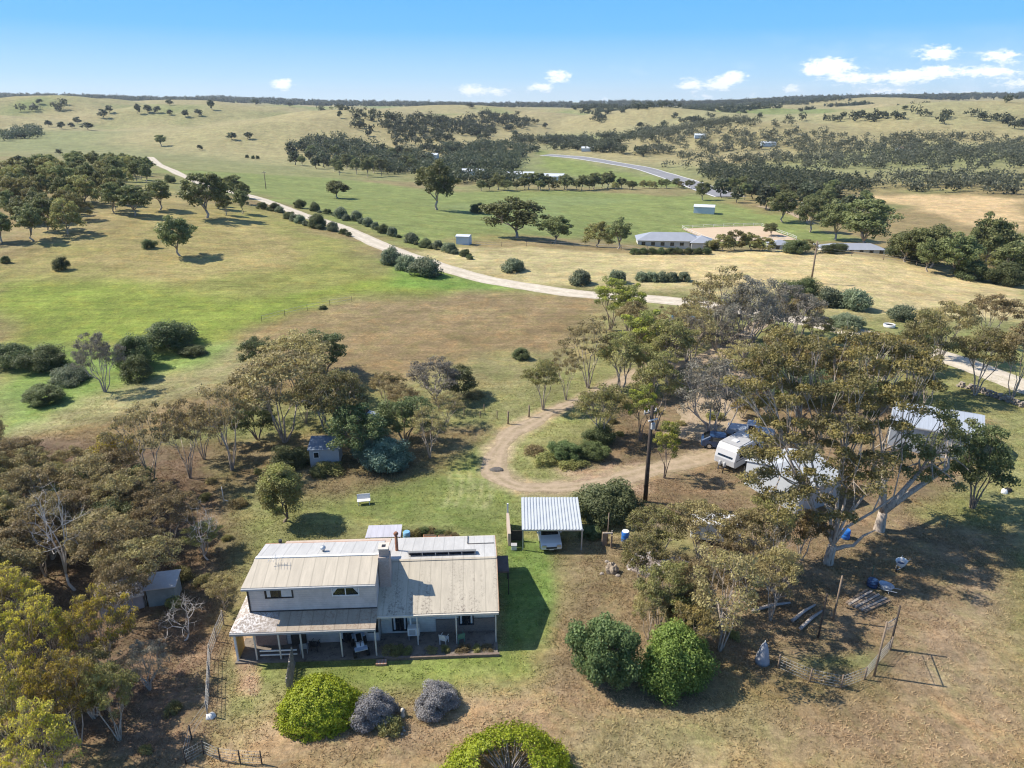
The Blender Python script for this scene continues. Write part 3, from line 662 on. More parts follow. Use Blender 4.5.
# grove right of the track
fill([(150, 500), (150, 455), (215, 430), (330, 400), (440, 392), (450, 425), (400, 450), (330, 455), (250, 480), (190, 500)], 5.0, ['thin', 'brown', 'brown', 'darkmallee', 'olive'], (4.2, 6.2), dict(thin='thin open mallee in the belt between lawn and brown paddock', brown='brown mallee in the belt between lawn and brown paddock', olive='olive mallee in the belt between lawn and brown paddock', darkmallee='dark mallee in the belt between lawn and brown paddock'), 'mallees in the belt behind the lawn', 34)
T('lime', 610, 330, 272, 46, 'bright green topped gum nearest the road bend')
T('lime', 628, 338, 280, 40, 'green topped gum right of the one nearest the bend', var=0)
T('thin', 588, 388, 312, 60, 'red brown mallee with bare trunk beside the track', var=0)
T('thin', 566, 400, 345, 36, 'small thin mallee left of the track', var=1)
T('olive', 543, 410, 358, 38, 'small olive mallee by the fence posts')
T('bush', 521, 364, 347, 20, 'small dark bush on the paddock edge near the grove')
for (kn, x, y, ty, w, lb) in [
 ('lime', 640, 375, 305, 60, 'green tipped mallee left of centre in the grove'),
 ('olive', 620, 392, 330, 62, 'olive mallee at the left front of the grove'),
 ('olive', 668, 385, 315, 60, 'dark stemmed olive mallee inside the grove'),
 ('thin', 715, 350, 262, 72, 'tall pale mallee in front of the road'),
 ('grey', 745, 360, 272, 70, 'tall bare limbed grey mallee right of the pale one'),
 ('thin', 690, 372, 300, 60, 'brown mallee with fanned bare stems in the grove'),
 ('grey', 785, 348, 280, 70, 'dense grey brown mallee at the right of the grove top'),
 ('grey', 710, 440, 357, 95, 'large domed grey mallee with bare stems above the caravan'),
 ('olive', 655, 430, 352, 60, 'olive mallee behind the tall power pole'),
 ('lime', 640, 440, 380, 36, 'bright yellow green mallee left of the tall power pole'),
 ('lime', 664, 478, 415, 36, 'small yellow tipped mallee right of the tall power pole'),
 ('olive', 600, 440, 385, 62, 'dense olive mallee over the shrub island'),
 ('gold', 768, 400, 345, 62, 'golden topped mallee behind the caravan'),
 ('gold', 742, 418, 397, 30, 'small rounded golden shrub above the dark car'),
 ('darkmallee', 765, 395, 345, 60, 'dark mallee shading the yard behind the caravan'),
 ('darkmallee', 800, 420, 360, 60, 'dark mallee left of the large gum'),
 ('thin', 700, 330, 285, 40, 'thin mallee at the road edge of the grove'),
 ('gold', 820, 400, 345, 70, 'golden brown mallee behind the large gum'),
 ('gold', 870, 400, 330, 90, 'broad golden mallee above the far white shed'),
 ('olive', 915, 395, 310, 60, 'olive gum left of the brown gums by the road'),
 ('brown', 940, 360, 300, 60, 'brown gum at the head of the roadside gums'),
 ('brown', 985, 345, 292, 50, 'reddish brown gum crown against the hay paddock'),
 ('olive', 975, 395, 325, 60, 'olive gum beside the pale road'),
 ('brown', 1012, 400, 318, 60, 'brown gum at the right edge above the road'),
 ('darkmallee', 905, 370, 325, 50, 'dark leafy mallee beside the roadside bend'),
 ]: T(kn, x, y, ty, w, lb)
# shrub island in the drive
for (kn, x, y, ty, w, lb) in [('green', 565, 468, 440, 32, 'bright green shrub in the middle of the drive island'), ('green', 592, 466, 441, 32, 'green shrub at the right of the drive island'),
 ('scrub', 545, 470, 452, 26, 'olive shrub at the left front of the drive island'), ('scrubd', 535, 460, 445, 26, 'brown dry shrub at the left of the drive island'),
 ('scrub', 572, 474, 458, 30, 'low olive shrub at the front of the drive island'), ('bush', 600, 452, 425, 34, 'dark shrub at the back of the drive island')]:
    T(kn, x, y, ty, w, lb)
# carport and right yard
T('bigbush', 607, 532, 482, 66, 'large rounded grey green shrub beside the carport')
T('bush', 592, 543, 525, 24, 'dark shrub against the right side of the carport')
T('green', 605, 700, 614, 70, 'large leafy green shrub in front of the rough mound')
T('lush', 673, 700, 625, 78, 'bright green rounded shrub right of the large leafy one')
for (kn, x, y, ty, w, lb) in [
 ('olive', 655, 560, 505, 62, 'brown olive mallee behind the rough mound'),
 ('brown', 700, 570, 500, 70, 'brown mallee hiding the white trailer'),
 ('brown', 748, 580, 508, 74, 'broad brown mallee right of the white trailer'),
 ('thin', 720, 650, 545, 100, 'spreading grey brown mallee with many bare stems', ),
 ('olive', 660, 632, 560, 60, 'olive mallee in front of the rough mound'),
 ('brown', 770, 620, 545, 60, 'brown mallee left of the large gum trunk'),
 ('gold', 690, 660, 600, 50, 'straw coloured low mallee behind the two green shrubs'),
 ('darkmallee', 680, 640, 590, 55, 'dark green mallee behind the two green shrubs'),
 ('olive', 640, 592, 532, 50, 'olive mallee covering the left end of the rough mound'), ('brown', 726, 606, 545, 62, 'brown mallee in the middle of the right yard thicket'), ('olive', 762, 566, 500, 60, 'olive mallee right of the white trailer'), ('brown', 690, 622, 560, 62, 'brown mallee behind the straw coloured low mallee'), ('gold', 800, 560, 505, 46, 'golden mallee touching the large gum trunk'), ('brown', 648, 640, 585, 46, 'brown low mallee above the large leafy shrub'), ('grey', 775, 605, 560, 42, 'small silver grey leaved mallee beside the large gum trunk')]: T(kn, x, y, ty, w, lb)
T('darkmallee', 972, 508, 420, 70, 'dark drooping gum right of the far white shed')
T('dead', 768, 590, 520, 30, 'small dead bare tree in front of the brown mallees')
# thicket on the left
for (kn, x, y, ty, w, lb) in [
 ('dead', 75, 590, 478, 62, 'bleached dead mallee showing white limbs in the thicket'),
 ('dead', 208, 560, 500, 40, 'fallen dead branches beside the back lawn'),
 ('olive', 205, 555, 522, 42, 'dark green low mallee beside the back lawn'),
 ('brown', 172, 555, 495, 66, 'rusty brown domed mallee at the thicket edge'),
 ('brown', 145, 605, 540, 78, 'rusty domed mallee over the water tanks'),
 ('brown', 225, 610, 575, 40, 'small brown mallee left of the farmhouse'),
 ('dead', 185, 640, 600, 50, 'dead branch clump left of the farmhouse'),
 ('brown', 130, 628, 562, 62, 'rusty mallee standing before the shade mottled tin shed'),
 ('yellow', 110, 680, 585, 66, 'yellow topped mallee nearest the water tanks'),
 ('yellow', 60, 690, 590, 66, 'yellow topped mallee second from the water tanks'),
 ('yellow', 15, 690, 600, 60, 'yellow topped mallee at the left edge of the photo'),
 ('yellow', 25, 640, 565, 60, 'yellow topped mallee behind the others at the left edge'),
 ('yellow', 80, 745, 650, 70, 'broad yellow topped mallee in the lower thicket'),
 ('yellow', 25, 760, 650, 70, 'yellow topped mallee at the lower left edge'),
 ('olive', 120, 740, 665, 56, 'olive mallee at the open edge of the lower thicket'),
 ('yellow', 60, 810, 700, 80, 'yellow topped mallee cut off by the bottom of the photo'),
 ('grey', 150, 690, 640, 50, 'small grey green mallee before the open ground')]: T(kn, x, y, ty, w, lb)
lbl = dict(brown='rusty brown mallee packed into the thicket left of the farmhouse', olive='olive mallee packed into the thicket left of the farmhouse', darkmallee='dark green mallee packed into the thicket left of the farmhouse', grey='grey mallee packed into the thicket left of the farmhouse')
fill([(-60, 455), (60, 480), (150, 505), (165, 540), (140, 590), (100, 600), (40, 620), (-60, 640)], 2.9, ['brown', 'brown', 'brown', 'olive', 'darkmallee'], (4.6, 6.4), lbl, 'mallees packed into the left thicket')
fill([(-60, 640), (60, 640), (130, 650), (110, 767), (-60, 767)], 3.2, ['olive', 'yellow', 'brown'], (3.4, 4.6), dict(olive='olive mallee low in the bottom left thicket', brown='brown mallee low in the bottom left thicket', yellow='yellow tipped mallee low in the bottom left thicket'), 'mallees in the bottom left thicket')
fill([(180, 480), (330, 455), (400, 430), (250, 480), (225, 560), (180, 640), (170, 600), (215, 520)], 3.2, ['scrub', 'scrubd'], (.5, 1.1), 'low scrubby bush under the mallees left of the farmhouse', 'low scrub under the left mallees')
fill([(620, 400), (760, 380), (800, 420), (690, 430), (600, 440)], 4, ['scrub', 'scrubd'], (.5, 1.2), 'low scrubby bush under the gum grove', 'low scrub under the gum grove')
fill([(640, 600), (760, 590), (770, 640), (640, 660)], 2.6, ['scrub', 'scrubd'], (.6, 1.3), 'low scrubby bush under the grey brown mallee', 'low scrub in the right yard')
fill([(60, 650), (170, 650), (200, 610), (190, 700), (150, 767), (100, 767)], 2.6, ['scrub', 'scrubd'], (.5, 1.1), 'low scrubby bush on the open ground by the left thicket', 'low scrub by the left thicket')
fill([(620, 340), (800, 325), (820, 350), (800, 400), (640, 400)], 5.2, ['grey', 'thin', 'olive', 'brown'], (5.5, 7.5), dict(grey='grey leaved mallee filling the grove below the road', thin='thin brown mallee filling the grove below the road', olive='olive mallee filling the grove below the road', brown='brown mallee filling the grove below the road'), 'mallees filling the grove below the road')
# wood on the left hill
HL = dict(gum='dark gum in the wood on the left hill', gumlight='olive gum in the wood on the left hill')
fill([(0, 200), (60, 196), (130, 200), (150, 207), (128, 214), (100, 216), (92, 228), (60, 238), (0, 246)], 7.5, ['gum', 'gum', 'gumlight'], (6.5, 9.5), HL, 'gums in the wood on the left hill', 70)
fill([(0, 190), (50, 172), (100, 166), (150, 172), (150, 186), (60, 192), (0, 200)], 11, ['gum', 'gum', 'gumlight'], (7, 10), HL, 'gums in the wood on the left hill', 60)
fill([(215, 190), (262, 205), (262, 218), (210, 214)], 9, ['gum'], (6, 9), 'dark gum crowding the road on the left hill', 'gums crowding the road on the left hill', 8)
# valley
for x, y, h in [(483+k*6.6+random.uniform(-2, 2), 191-k*.1+random.uniform(-1, 1), random.choice([9, 10, 12, 14, 16, 18]) if k < 22 else random.uniform(8, 11)) for k in range(32)]:
    T('gum' if h > 9 else 'gumlight', x, y, y-h, h*1.05, 'dark gum in the tree line crossing the green valley', 'tree line crossing the green valley')
for (kn, x, y, ty, w, lb) in [('gum', 862, 250, 196, 62, 'big dark gum with pale trunk in the right valley'), ('gum', 835, 240, 198, 40, 'dark gum left of the big pale trunked gum'), ('gum', 810, 232, 196, 32, 'dark gum above the sand arena corner'),
 ('gum', 782, 222, 190, 34, 'dark gum above the end of the sand arena'),
 ('gumlight', 735, 250, 228, 22, 'small olive tree beside the grey roofs'), ('gumlight', 750, 250, 232, 26, 'small tree between the sand arena and the power pole'), ('bush', 712, 250, 240, 16, 'bush beside the blue roof'),
 ('gum', 905, 262, 228, 40, 'green gum at the left of the right hand gum clump'), ('gum', 930, 268, 222, 44, 'green gum second in the right hand clump'), ('gum', 955, 276, 230, 46, 'green gum in the middle of the right hand clump'),
 ('gum', 985, 270, 210, 44, 'tallest pale green gum in the right hand clump'), ('gum', 1012, 278, 240, 40, 'dark gum at the right edge of the right hand clump'), ('bush', 970, 279, 258, 40, 'low dense bush below the right hand clump'), ('bush', 1005, 285, 262, 40, 'low bush at the right edge below the clump'),
 ('gum', 770, 236, 222, 18, 'small gum beyond the sand arena'), ('bush', 838, 252, 242, 22, 'bush left of the blue grey roof')]:
    T(kn, x, y, ty, w, lb)
for x, y, w, h in [(78, 124, 8, 8), (103, 118, 10, 10), (110, 113, 9, 9), (138, 114, 7, 12), (148, 113, 10, 9), (158, 113, 9, 8), (170, 115, 8, 6), (186, 117, 9, 8), (199, 116, 9, 8), (212, 110, 8, 12), (49, 127, 8, 8), (62, 129, 9, 8), (72, 128, 8, 6), (88, 130, 13, 9), (232, 140, 12, 9), (248, 139, 10, 8), (170, 105, 8, 6), (256, 105, 9, 7), (40, 104, 8, 6), (290, 107, 6, 6), (340, 118, 6, 8), (470, 108, 10, 5), (710, 128, 9, 8), (690, 122, 10, 6), (640, 128, 8, 7), (725, 124, 8, 8), (760, 118, 7, 6), (600, 118, 8, 5), (545, 128, 7, 6), (480, 140, 8, 7), (515, 136, 8, 6), (455, 150, 8, 7), (660, 150, 9, 7), (905, 110, 7, 5), (800, 112, 6, 4), (950, 152, 8, 7), (980, 178, 9, 8), (1010, 165, 8, 7), (120, 162, 9, 8), (20, 163, 10, 9), (200, 150, 7, 6), (60, 155, 8, 7)]:
    T('fargum', x, y, y-h, w, 'round dark tree dotting the distant slopes', 'trees dotting the distant slopes')
for k in range(9): T('bush', 634+k*9, 254, 247, 11, 'low dark bush in the hedge before the long blue grey roof', 'hedge before the long blue grey roof')
for kn, x, y, ty, w, lb in [('gumlight', 722, 251, 232, 24, 'small tree right of the hedge end'), ('gumlight', 764, 251, 236, 22, 'small tree just left of the small blue roof'), ('bush', 795, 253, 239, 26, 'dark bushy tree between small blue roof and power pole'), ('gumlight', 806, 252, 238, 20, 'small tree touching the power pole'), ('bush', 828, 253, 243, 16, 'small bush right of the power pole')]: T(kn, x, y, ty, w, lb)
fill([(885, 258), (930, 255), (1023, 262), (1023, 284), (960, 280), (900, 268)], 7, ['gum', 'bush', 'gumlight'], (4, 8.5), dict(gum='green gum packed into the right hand clump', bush='dark bush packed into the right hand clump', gumlight='olive gum packed into the right hand clump'), 'trees packed into the right hand clump', 26)
for x, y in [(247, 158), (253, 159), (258, 159)]: T('bush', x, y, y-4, 4, 'tiny dark bush in a row on the far green slope', 'three tiny bushes on the far green slope')
fill([(285, 150), (380, 150), (430, 165), (400, 176), (330, 178), (292, 165)], 20, ['fargum', 'gum'], (9, 13), 'dark gum in the wood above the green valley', 'gums in the wood above the valley', 45)
fill([(690, 200), (730, 204), (800, 222), (850, 222), (880, 212), (830, 200), (740, 192)], 16, ['fargum', 'gum'], (9, 12), 'dark gum in the belt behind the sand arena', 'gums in the belt behind the sand arena', 30)
HWY = P([(572, 153), (590, 158), (620, 166), (655, 174), (690, 184), (722, 193)])
HWYP = P([(520, 158), (545, 151), (575, 151), (605, 154), (640, 161), (690, 173), (738, 188), (738, 213), (640, 206), (540, 203), (512, 190)])
def forest(poly_px, spacing, hr, name, label, dens=1.0, leaf='far', cards=34, size=1.7, world=None, cap=3600, creek=0, csc=0):
    poly = P(poly_px) if world is None else np.array(world, float); x0, y0 = poly.min(0); x1, y1 = poly.max(0); n = int((x1-x0)*(y1-y0)/spacing**2*1.15)
    xs = rng.uniform(x0, x1, n); ys = rng.uniform(y0, y1, n)
    m = inside(poly, xs, ys) & ((fbm(xs*.55+ys*.2, ys, csc or max(70, spacing*6), 33, 4)) > (0 if dens >= 1 else .70-.3*dens))
    m &= (segdist(HWY, xs, ys, False) > 20) & ~inside(HWYP, xs, ys)
    for (bx, by, br) in ((-40, 1640, 190), (-690, 1650, 300), (-380, 1150, 170), (230, 1450, 110)): m &= ((xs-bx)**2+((ys-by)*1.1)**2 > br*br) | (rng.random(len(xs)) < .04)
    if creek: m &= hills(xs, ys) < creek*(fbm(xs, ys, 260, 44, 3)-.2)*3
    xs, ys = xs[m], ys[m]; n = len(xs)
    if n == 0: return
    if n > cap: xs, ys = xs[:cap], ys[:cap]; n = cap
    hh = rng.uniform(hr[0], hr[1], n); zz = hm(xs, ys)
    # 6 lumps per crown
    k = 6; C = np.repeat(np.stack([xs, ys, zz+hh*.42], 1), k, 0); H = np.repeat(hh, k)
    C = C+rng.normal(size=C.shape)*np.array([.25, .25, .12])*H[:, None]
    v, f, t = leaf_cards(C, H*rng.uniform(.22, .38, len(H)), int(cards*3.6)//k+1, size*.78, rng, .95, .9, .4, ctone=np.repeat(rng.random(n), k))
    me = npmesh(name, v, f, False, t); me.materials.append(LM[leaf]); 
    # trunks
    mb = MB()
    o = link(name, me); tag(o, label, kind='stuff'); return o
forest(None, 50, (18, 26), 'skyline_woods', 'thin dark woodland along the skyline', 1, size=5, world=[(-2500, 2700), (-900, 3000), (900, 3000), (2900, 3000), (3700, 4100), (-3700, 4100)], cap=6500)
forest([(0, 110), (60, 105), (130, 106), (60, 112), (0, 115)], 22, (11, 16), 'distant_woods', 'dark woodland on the far left ridge', .8, size=2.6)
forest([(0, 134), (38, 130), (40, 138), (0, 142)], 13, (9, 13), 'distant_woods', 'clump of woodland at the left edge beyond the hill', 1, size=2)
forest([(286, 146), (330, 138), (380, 148), (420, 156), (440, 164), (560, 172), (575, 180), (560, 187), (440, 184), (400, 176), (330, 166)], 10.5, (8, 14), 'distant_woods', 'woodland along the valley floor left of the highway', .9, size=1.7, cap=6000, csc=60)
forest([(310, 110), (345, 110), (400, 120), (450, 124), (520, 114), (545, 122), (500, 134), (478, 150), (450, 160), (400, 148), (350, 128)], 15, (8, 14), 'distant_woods', 'dark belt of trees down the far valley', .84, size=2.2, cap=6000, csc=90)
forest([(440, 150), (500, 146), (548, 150), (556, 160), (525, 172), (450, 170)], 10.5, (8, 14), 'distant_woods', 'dense trees at the foot of the round hill', 1, size=1.8, cap=4000)
forest([(515, 140), (580, 140), (600, 146), (640, 132), (665, 126), (662, 150), (640, 157), (590, 153), (540, 149), (515, 148)], 11, (8, 14), 'distant_woods', 'dense trees on the far side of the highway', .95, size=1.8, cap=4000, csc=60)
forest([(632, 146), (680, 130), (760, 122), (800, 126), (850, 134), (900, 138), (960, 136), (1023, 140), (1023, 196), (960, 194), (870, 190), (800, 186), (745, 184), (715, 186), (690, 176), (655, 164)], 11.5, (6, 13), 'hillside_scrub', 'grey green woodland covering the right hillside', .97, size=1.5, cap=12000, leaf='scrub', csc=45, cards=27)
forest([(700, 168), (760, 172), (830, 182), (880, 188), (880, 194), (800, 200), (735, 196), (705, 186)], 10, (9, 14), 'distant_woods', 'dark trees at the foot of the right hillside', .95, size=1.6, csc=50)
forest([(560, 117), (640, 111), (700, 116), (860, 114), (1023, 124), (1023, 131), (860, 123), (700, 124), (600, 123)], 17, (9, 14), 'distant_woods', 'belt of trees between the far right paddocks', .82, size=2.4, cap=5000, csc=90)
forest([(560, 109), (700, 107), (780, 103), (860, 102), (1023, 105), (1023, 110), (860, 108), (760, 112), (640, 112)], 24, (10, 15), 'distant_woods', 'upper belt of trees between the far right paddocks', .8, size=3, cap=5000)
forest(None, 13, (7, 14), 'distant_woods', 'dark trees following the folds between the far hills', .40, size=2.0, world=[(-800, 1050), (800, 1050), (2300, 3000), (-2300, 3000), (-1500, 2000)], cap=9000, creek=9, csc=130)


#@@BIG
# ------------------------------------------------------------------ the large gum
def big_gum():
    X, Y, z = at(828, 563); r = np.random.default_rng(5)
    root = thing('large_gum_tree', 'very large spreading gum with pale forked trunk and golden olive crown over the white sheds', 'tree', (X, Y, z))
    # clump targets given as photo positions at chosen distances from the trunk plane
    ctr = []
    def cl(px, py, dy):
        Yy = Y+dy; zz = zat(Yy, py); u = (px-512)/F; v = (py-384)/F; ctr.append(((u/(CC-v*SS))*Yy-X, dy, zz-z))
    random.seed(3)
    spans = [(338, 775, 895), (352, 750, 925), (368, 737, 945), (386, 735, 945), (404, 742, 925), (424, 745, 900), (440, 750, 905), (458, 748, 900), (476, 745, 890), (494, 745, 885), (512, 770, 850)]
    for (py, a, b) in spans:
        x = a+random.uniform(0, 8)
        while x < b:
            gap = (420 < py < 480 and random.random() < .3) or (py >= 480 and random.random() < .5)
            if not gap: cl(x+random.uniform(-4, 4), py+random.uniform(-6, 6), (440-py)/100*6.0+random.uniform(-2.2, 2.2)+2)
            x += random.uniform(6, 10)
    C = np.array(ctr); C = C[C[:, 2] > 2.6]; cr = r.uniform(.6, 1.15, len(C)); ctip = (r.random(len(C)) < .6)*1.0
    v, f, t = leaf_cards(C, cr*.95, 400, .16, r, .55, .45, .6, ctip=ctip)
    link('crown', npmesh('crown', v, f, False, t), LM['gold2'], root)
    mb = MB(); n = len(C)
    # three great limbs from a forked bole
    fork = np.array([.15, .1, 1.6]); mb.tube([(0, 0, -.4), (0, 0, 0), (.05, .05, .8), fork], [.52, .42, .36, .33], 10)
    limbs = [np.array(p, float) for p in [(-2.6, 1.0, 6.2), (.6, .4, 6.5), (3.2, 1.8, 6.0), (5.6, 2.5, 4.6), (-.8, 4.0, 7.0), (2.2, 5.0, 7.2)]]
    gi = np.array([np.argmin([np.linalg.norm((c-l)*np.array([1, .6, .5])) for l in limbs]) for c in C])
    for g, l in enumerate(limbs):
        ids = np.nonzero(gi == g)[0]; rs = .085+.009*math.sqrt(len(ids))
        m1 = fork+(l-fork)*np.array([.25, .3, .4])+r.normal(size=3)*.15; m2 = fork+(l-fork)*.7+r.normal(size=3)*.2
        mb.tube([fork, m1, m2, l], [rs*1.15, rs, rs*.8, rs*.6], 8)
        if len(ids) == 0: continue
        for q in np.array_split(ids[np.argsort(np.arctan2(C[ids, 1]-l[1], C[ids, 0]-l[0]))], max(1, len(ids)//5)):
            st = l if r.random() < .6 else m2
            M = C[q].mean(0); F2 = st+(M-st)*.55+r.normal(size=3)*.3
            mb.tube([st, (st+F2)/2+r.normal(size=3)*.25, F2], [rs*.5, rs*.4, rs*.3], 6, False)
            for c in q:
                e = C[c]; mm = (F2+e)/2+r.normal(size=3)*.3
                mb.tube([F2, mm, e], [rs*.27, rs*.2, rs*.09], 5, False)
                for _ in range(4):
                    d = unit(r.normal(size=3)+np.array([0, 0, .3]))*cr[c]; mb.tube([mm+(e-mm)*r.random(), e+d*.5, e+d], [.03, .02, .01], 3, False)
    # the low bare side branch
    mb.tube([(.1, 0, 1.2), (1.1, .1, 1.5), (1.9, .3, 1.45), (2.6, .4, 2.3), (3.4, .3, 2.9)], [.2, .16, .13, .1, .05], 7)
    mb.build('trunk', bark_pale, root)
LM['gold2'] = leafmat('gum_crown_leaves', (.062, .058, .024), (.165, .15, .055), (.22, .185, .05), objvar=.05)
big_gum()
def second_gum():
    X, Y, z = at(879, 530); r = np.random.default_rng(9)
    root = thing('large_gum_tree', 'thick trunked gum behind the very large gum, reaching over the far white shed', 'tree', (X, Y, z))
    pts = []
    for i in range(70):
        px = r.uniform(865, 975); py = r.uniform(385, 470) + (px-865)*.25; dy = r.uniform(-2, 6); Yy = Y+dy
        u = (px-512)/F; v = (py-384)/F; zz = zat(Yy, py)-z
        if zz > 2.5: pts.append(((u/(CC-v*SS))*Yy-X, dy, zz))
    C = np.array(pts)[:52]; cr = r.uniform(.6, 1.05, len(C))
    v, f, t = leaf_cards(C, cr*.9, 260, .17, r, .6, .5, .4)
    link('crown', npmesh('crown', v, f, False, t), LM['gum'], root)
    mb = MB(); fork = np.array([0, 0, 1.8]); mb.tube([(0, 0, -.4), (0, 0, 0), (0, 0, 1), fork], [.6, .48, .4, .36], 10)
    limbs = [np.array(p, float) for p in [(-1, 1, 5.5), (3, 1, 5.2), (6, 2, 5.0), (1, 3.5, 6)]]
    gi = np.array([np.argmin([np.linalg.norm(c-l) for l in limbs]) for c in C])
    for g, l in enumerate(limbs):
        m1 = fork+(l-fork)*np.array([.35, .3, .4])+r.normal(size=3)*.15
        mb.tube([fork, m1, l], [.3, .24, .15], 8); ids = np.nonzero(gi == g)[0]
        for q in np.array_split(ids, max(1, len(ids)//4)):
            if len(q) == 0: continue
            M = C[q].mean(0); F2 = l+(M-l)*.5; mb.tube([l, F2+r.normal(size=3)*.1], [.12, .08], 5, False)
            for c in q: mb.tube([F2, (F2+C[c])/2+r.normal(size=3)*.25, C[c]], [.07, .05, .02], 4, False)
    mb.build('trunk', bark_pale, root)
second_gum()

#@@HEDGE
def hedge_shrub(px, py, rx, ry, h, label, hollow=None, seed=1, cards=26000, leaf='bright', size=.085):
    """dense clipped-looking coastal shrub: a lumpy surface of small leaves over woody stems"""
    X, Y, z = at(px, py); r = np.random.default_rng(seed)
    root = thing('cushion_shrub', label, 'shrub', (X, Y, z))
    d = unit(r.normal(size=(cards, 3))); d[:, 2] = np.abs(d[:, 2])*1.0; d = unit(d)
    az = np.arctan2(d[:, 1], d[:, 0]); el = np.arcsin(d[:, 2])
    lump = .76+.36*fbm(az*3/PI*5+40, el*6+9, 1.0, 71, 3)+.09*fbm(az*18, el*18, 1.0, 72, 2)+.05*np.sin(az*3+seed)
    rad = lump*(1-.22*r.random(cards)**2.2)*(1+.035*np.abs(r.normal(size=cards)))
    p = d*rad[:, None]*np.array([rx, ry, h]); p[:, 2] = p[:, 2]*1.0+.02
    if hollow:
        hx, hy, hr = hollow; k = ((p[:, 0]-hx)**2+(p[:, 1]-hy)**2) > (hr*(.8+.4*fbm(az*4, el*4, 1, 5, 2)))**2; p = p[k]; d = d[k]; az = az[k]; el = el[k]
    m = len(p); nn = unit(d*1.3+r.normal(size=(m, 3))*.55); t = unit(np.cross(nn, r.normal(size=(m, 3)))); b = np.cross(nn, t); s = size*(.7+.6*r.random((m, 1)))
    q = np.stack([p-t*s*.6, p-b*s*.45, p+t*s*.6, p+b*s*.45], 1)
    tone = np.stack([r.random(m), fbm(az*6, el*6, 1, 6, 2), np.clip(.2+.8*fbm(az*9, el*9, 1, 8, 2), 0, 1)*.7], 1)
    link('crown', npmesh('crown', q.reshape(-1, 3), np.arange(m*4).reshape(m, 4), False, np.repeat(tone, 4, 0)), LM[leaf], root)
    mb = MB()
    for i in range(46):
        a = r.random()*2*PI; e = r.uniform(.15, 1.4); k = .84
        tip = np.array([math.cos(a)*math.cos(e)*rx*k, math.sin(a)*math.cos(e)*ry*k, math.sin(e)*h*k])
        mb.tube([(r.normal()*.1, r.normal()*.1, -.05), tip*.5+r.normal(size=3)*.08, tip], [.05, .035, .015], 4, False)
    mb.build('trunk', bark_grey, root)
hedge_shrub(321, 714, 2.5, 2.0, 2.1, 'large bright green cushion shaped shrub before the farmhouse verandah', seed=2)
hedge_shrub(509, 778, 3.5, 2.7, 2.2, 'bright green ring shaped shrub with a dead hollow centre at the bottom edge', hollow=(-.2, -.9, 1.5), seed=4, cards=32000)
T('lavbush', 437, 718, 686, 45, 'round mauve grey shrub right of the straggly one')
T('lavbush', 375, 731, 694, 44, 'straggly mauve grey shrub beside the large cushion shrub')
T('scrub', 388, 738, 716, 30, 'dry grassy tuft before the straggly mauve shrub')

#@@OBJECTS
# ------------------------------------------------------------------ materials of built things
def roofmat(name, base, pitch=.76, line=.75, blot=None, bth=(.55, .7), var=.1, axis=0, rough=.55, streak=True):
    m, nt, out = newmat(name); p = nt.nodes.new('ShaderNodeBsdfPrincipled'); p.inputs['Roughness'].default_value = rough; p.inputs['Specular IOR Level'].default_value = .35
    co = objco(nt); sp = nt.nodes.new('ShaderNodeSeparateXYZ'); nt.links.new(co, sp.inputs[0])
    def mt(op, a, b=None):
        n = nt.nodes.new('ShaderNodeMath'); n.operation = op
        for i, v in enumerate((a, b)):
            if v is None: continue
            if isinstance(v, (int, float)): n.inputs[i].default_value = v
            else: nt.links.new(v, n.inputs[i])
        return n.outputs[0]
    q = mt('DIVIDE', sp.outputs[axis], pitch); fr = mt('FRACT', q); fl = mt('FLOOR', q)
    wn = nt.nodes.new('ShaderNodeTexWhiteNoise'); wn.noise_dimensions = '1D'; nt.links.new(fl, wn.inputs['W'])
    mp = nt.nodes.new('ShaderNodeMapping'); mp.inputs['Scale'].default_value = (3, .5, .5) if axis == 0 else (.5, 3, .5); nt.links.new(co, mp.inputs[0])
    n1_ = noise(nt, 1.2, 6, .7, mp.outputs[0])
    c = mixc(nt, rng_map(nt, n1_, .3, .7, 0, 1), tuple(x*(1-var*1.6) for x in base), tuple(x*(1+var) for x in base))
    c = mixc(nt, rng_map(nt, wn.outputs['Value'], 0, 1, 0, .35), c, tuple(x*.78 for x in base))
    ed = mt('MAXIMUM', mt('LESS_THAN', fr, .07), mt('GREATER_THAN', fr, .98))
    c = mixc(nt, mt('MULTIPLY', ed, 1-line), c, tuple(x*.45 for x in base))
    if blot:
        b_ = rng_map(nt, noise(nt, 5.5, 8, .8, co), bth[0], bth[1], 0, 1)
        m3 = nt.nodes.new('ShaderNodeMapping'); m3.inputs['Scale'].default_value = (1.6, .22, .2); nt.links.new(co, m3.inputs[0])
        big = mt('MULTIPLY', rng_map(nt, noise(nt, 1.0, 4, .6, m3.outputs[0]), .46, .60, .0, 1), rng_map(nt, sp.outputs[1], 1.2, 5.2, 1, .25))
        if 'lichen' in name or 'rusty' in name: big = rng_map(nt, noise(nt, .45, 3, .6, co), .4, .6, .3, 1)
        c = mixc(nt, mt('MULTIPLY', b_, big), c, blot)
    nt.links.new(c, p.inputs['Base Color']); nt.links.new(p.outputs[0], out.inputs[0]); return m
roof_front = roofmat('aged_roof_sheet', (.52, .46, .36), blot=(.16, .13, .11), bth=(.50, .58), line=.65, rough=.7)
roof_top = roofmat('cream_roof_sheet', (.54, .475, .375), blot=(.34, .27, .2), bth=(.6, .72), line=.65, rough=.7)
roof_back = roofmat('grey_roof_sheet', (.52, .51, .49), blot=(.28, .26, .24), bth=(.56, .70), line=.65, rough=.6)
roof_lich_dapple = roofmat('lichen_dapple_roof_sheet', (.30, .25, .21), blot=(.72, .68, .65), bth=(.46, .56), line=.6)  # lichen on the verandah roof; painted mottled shade on the tin shed
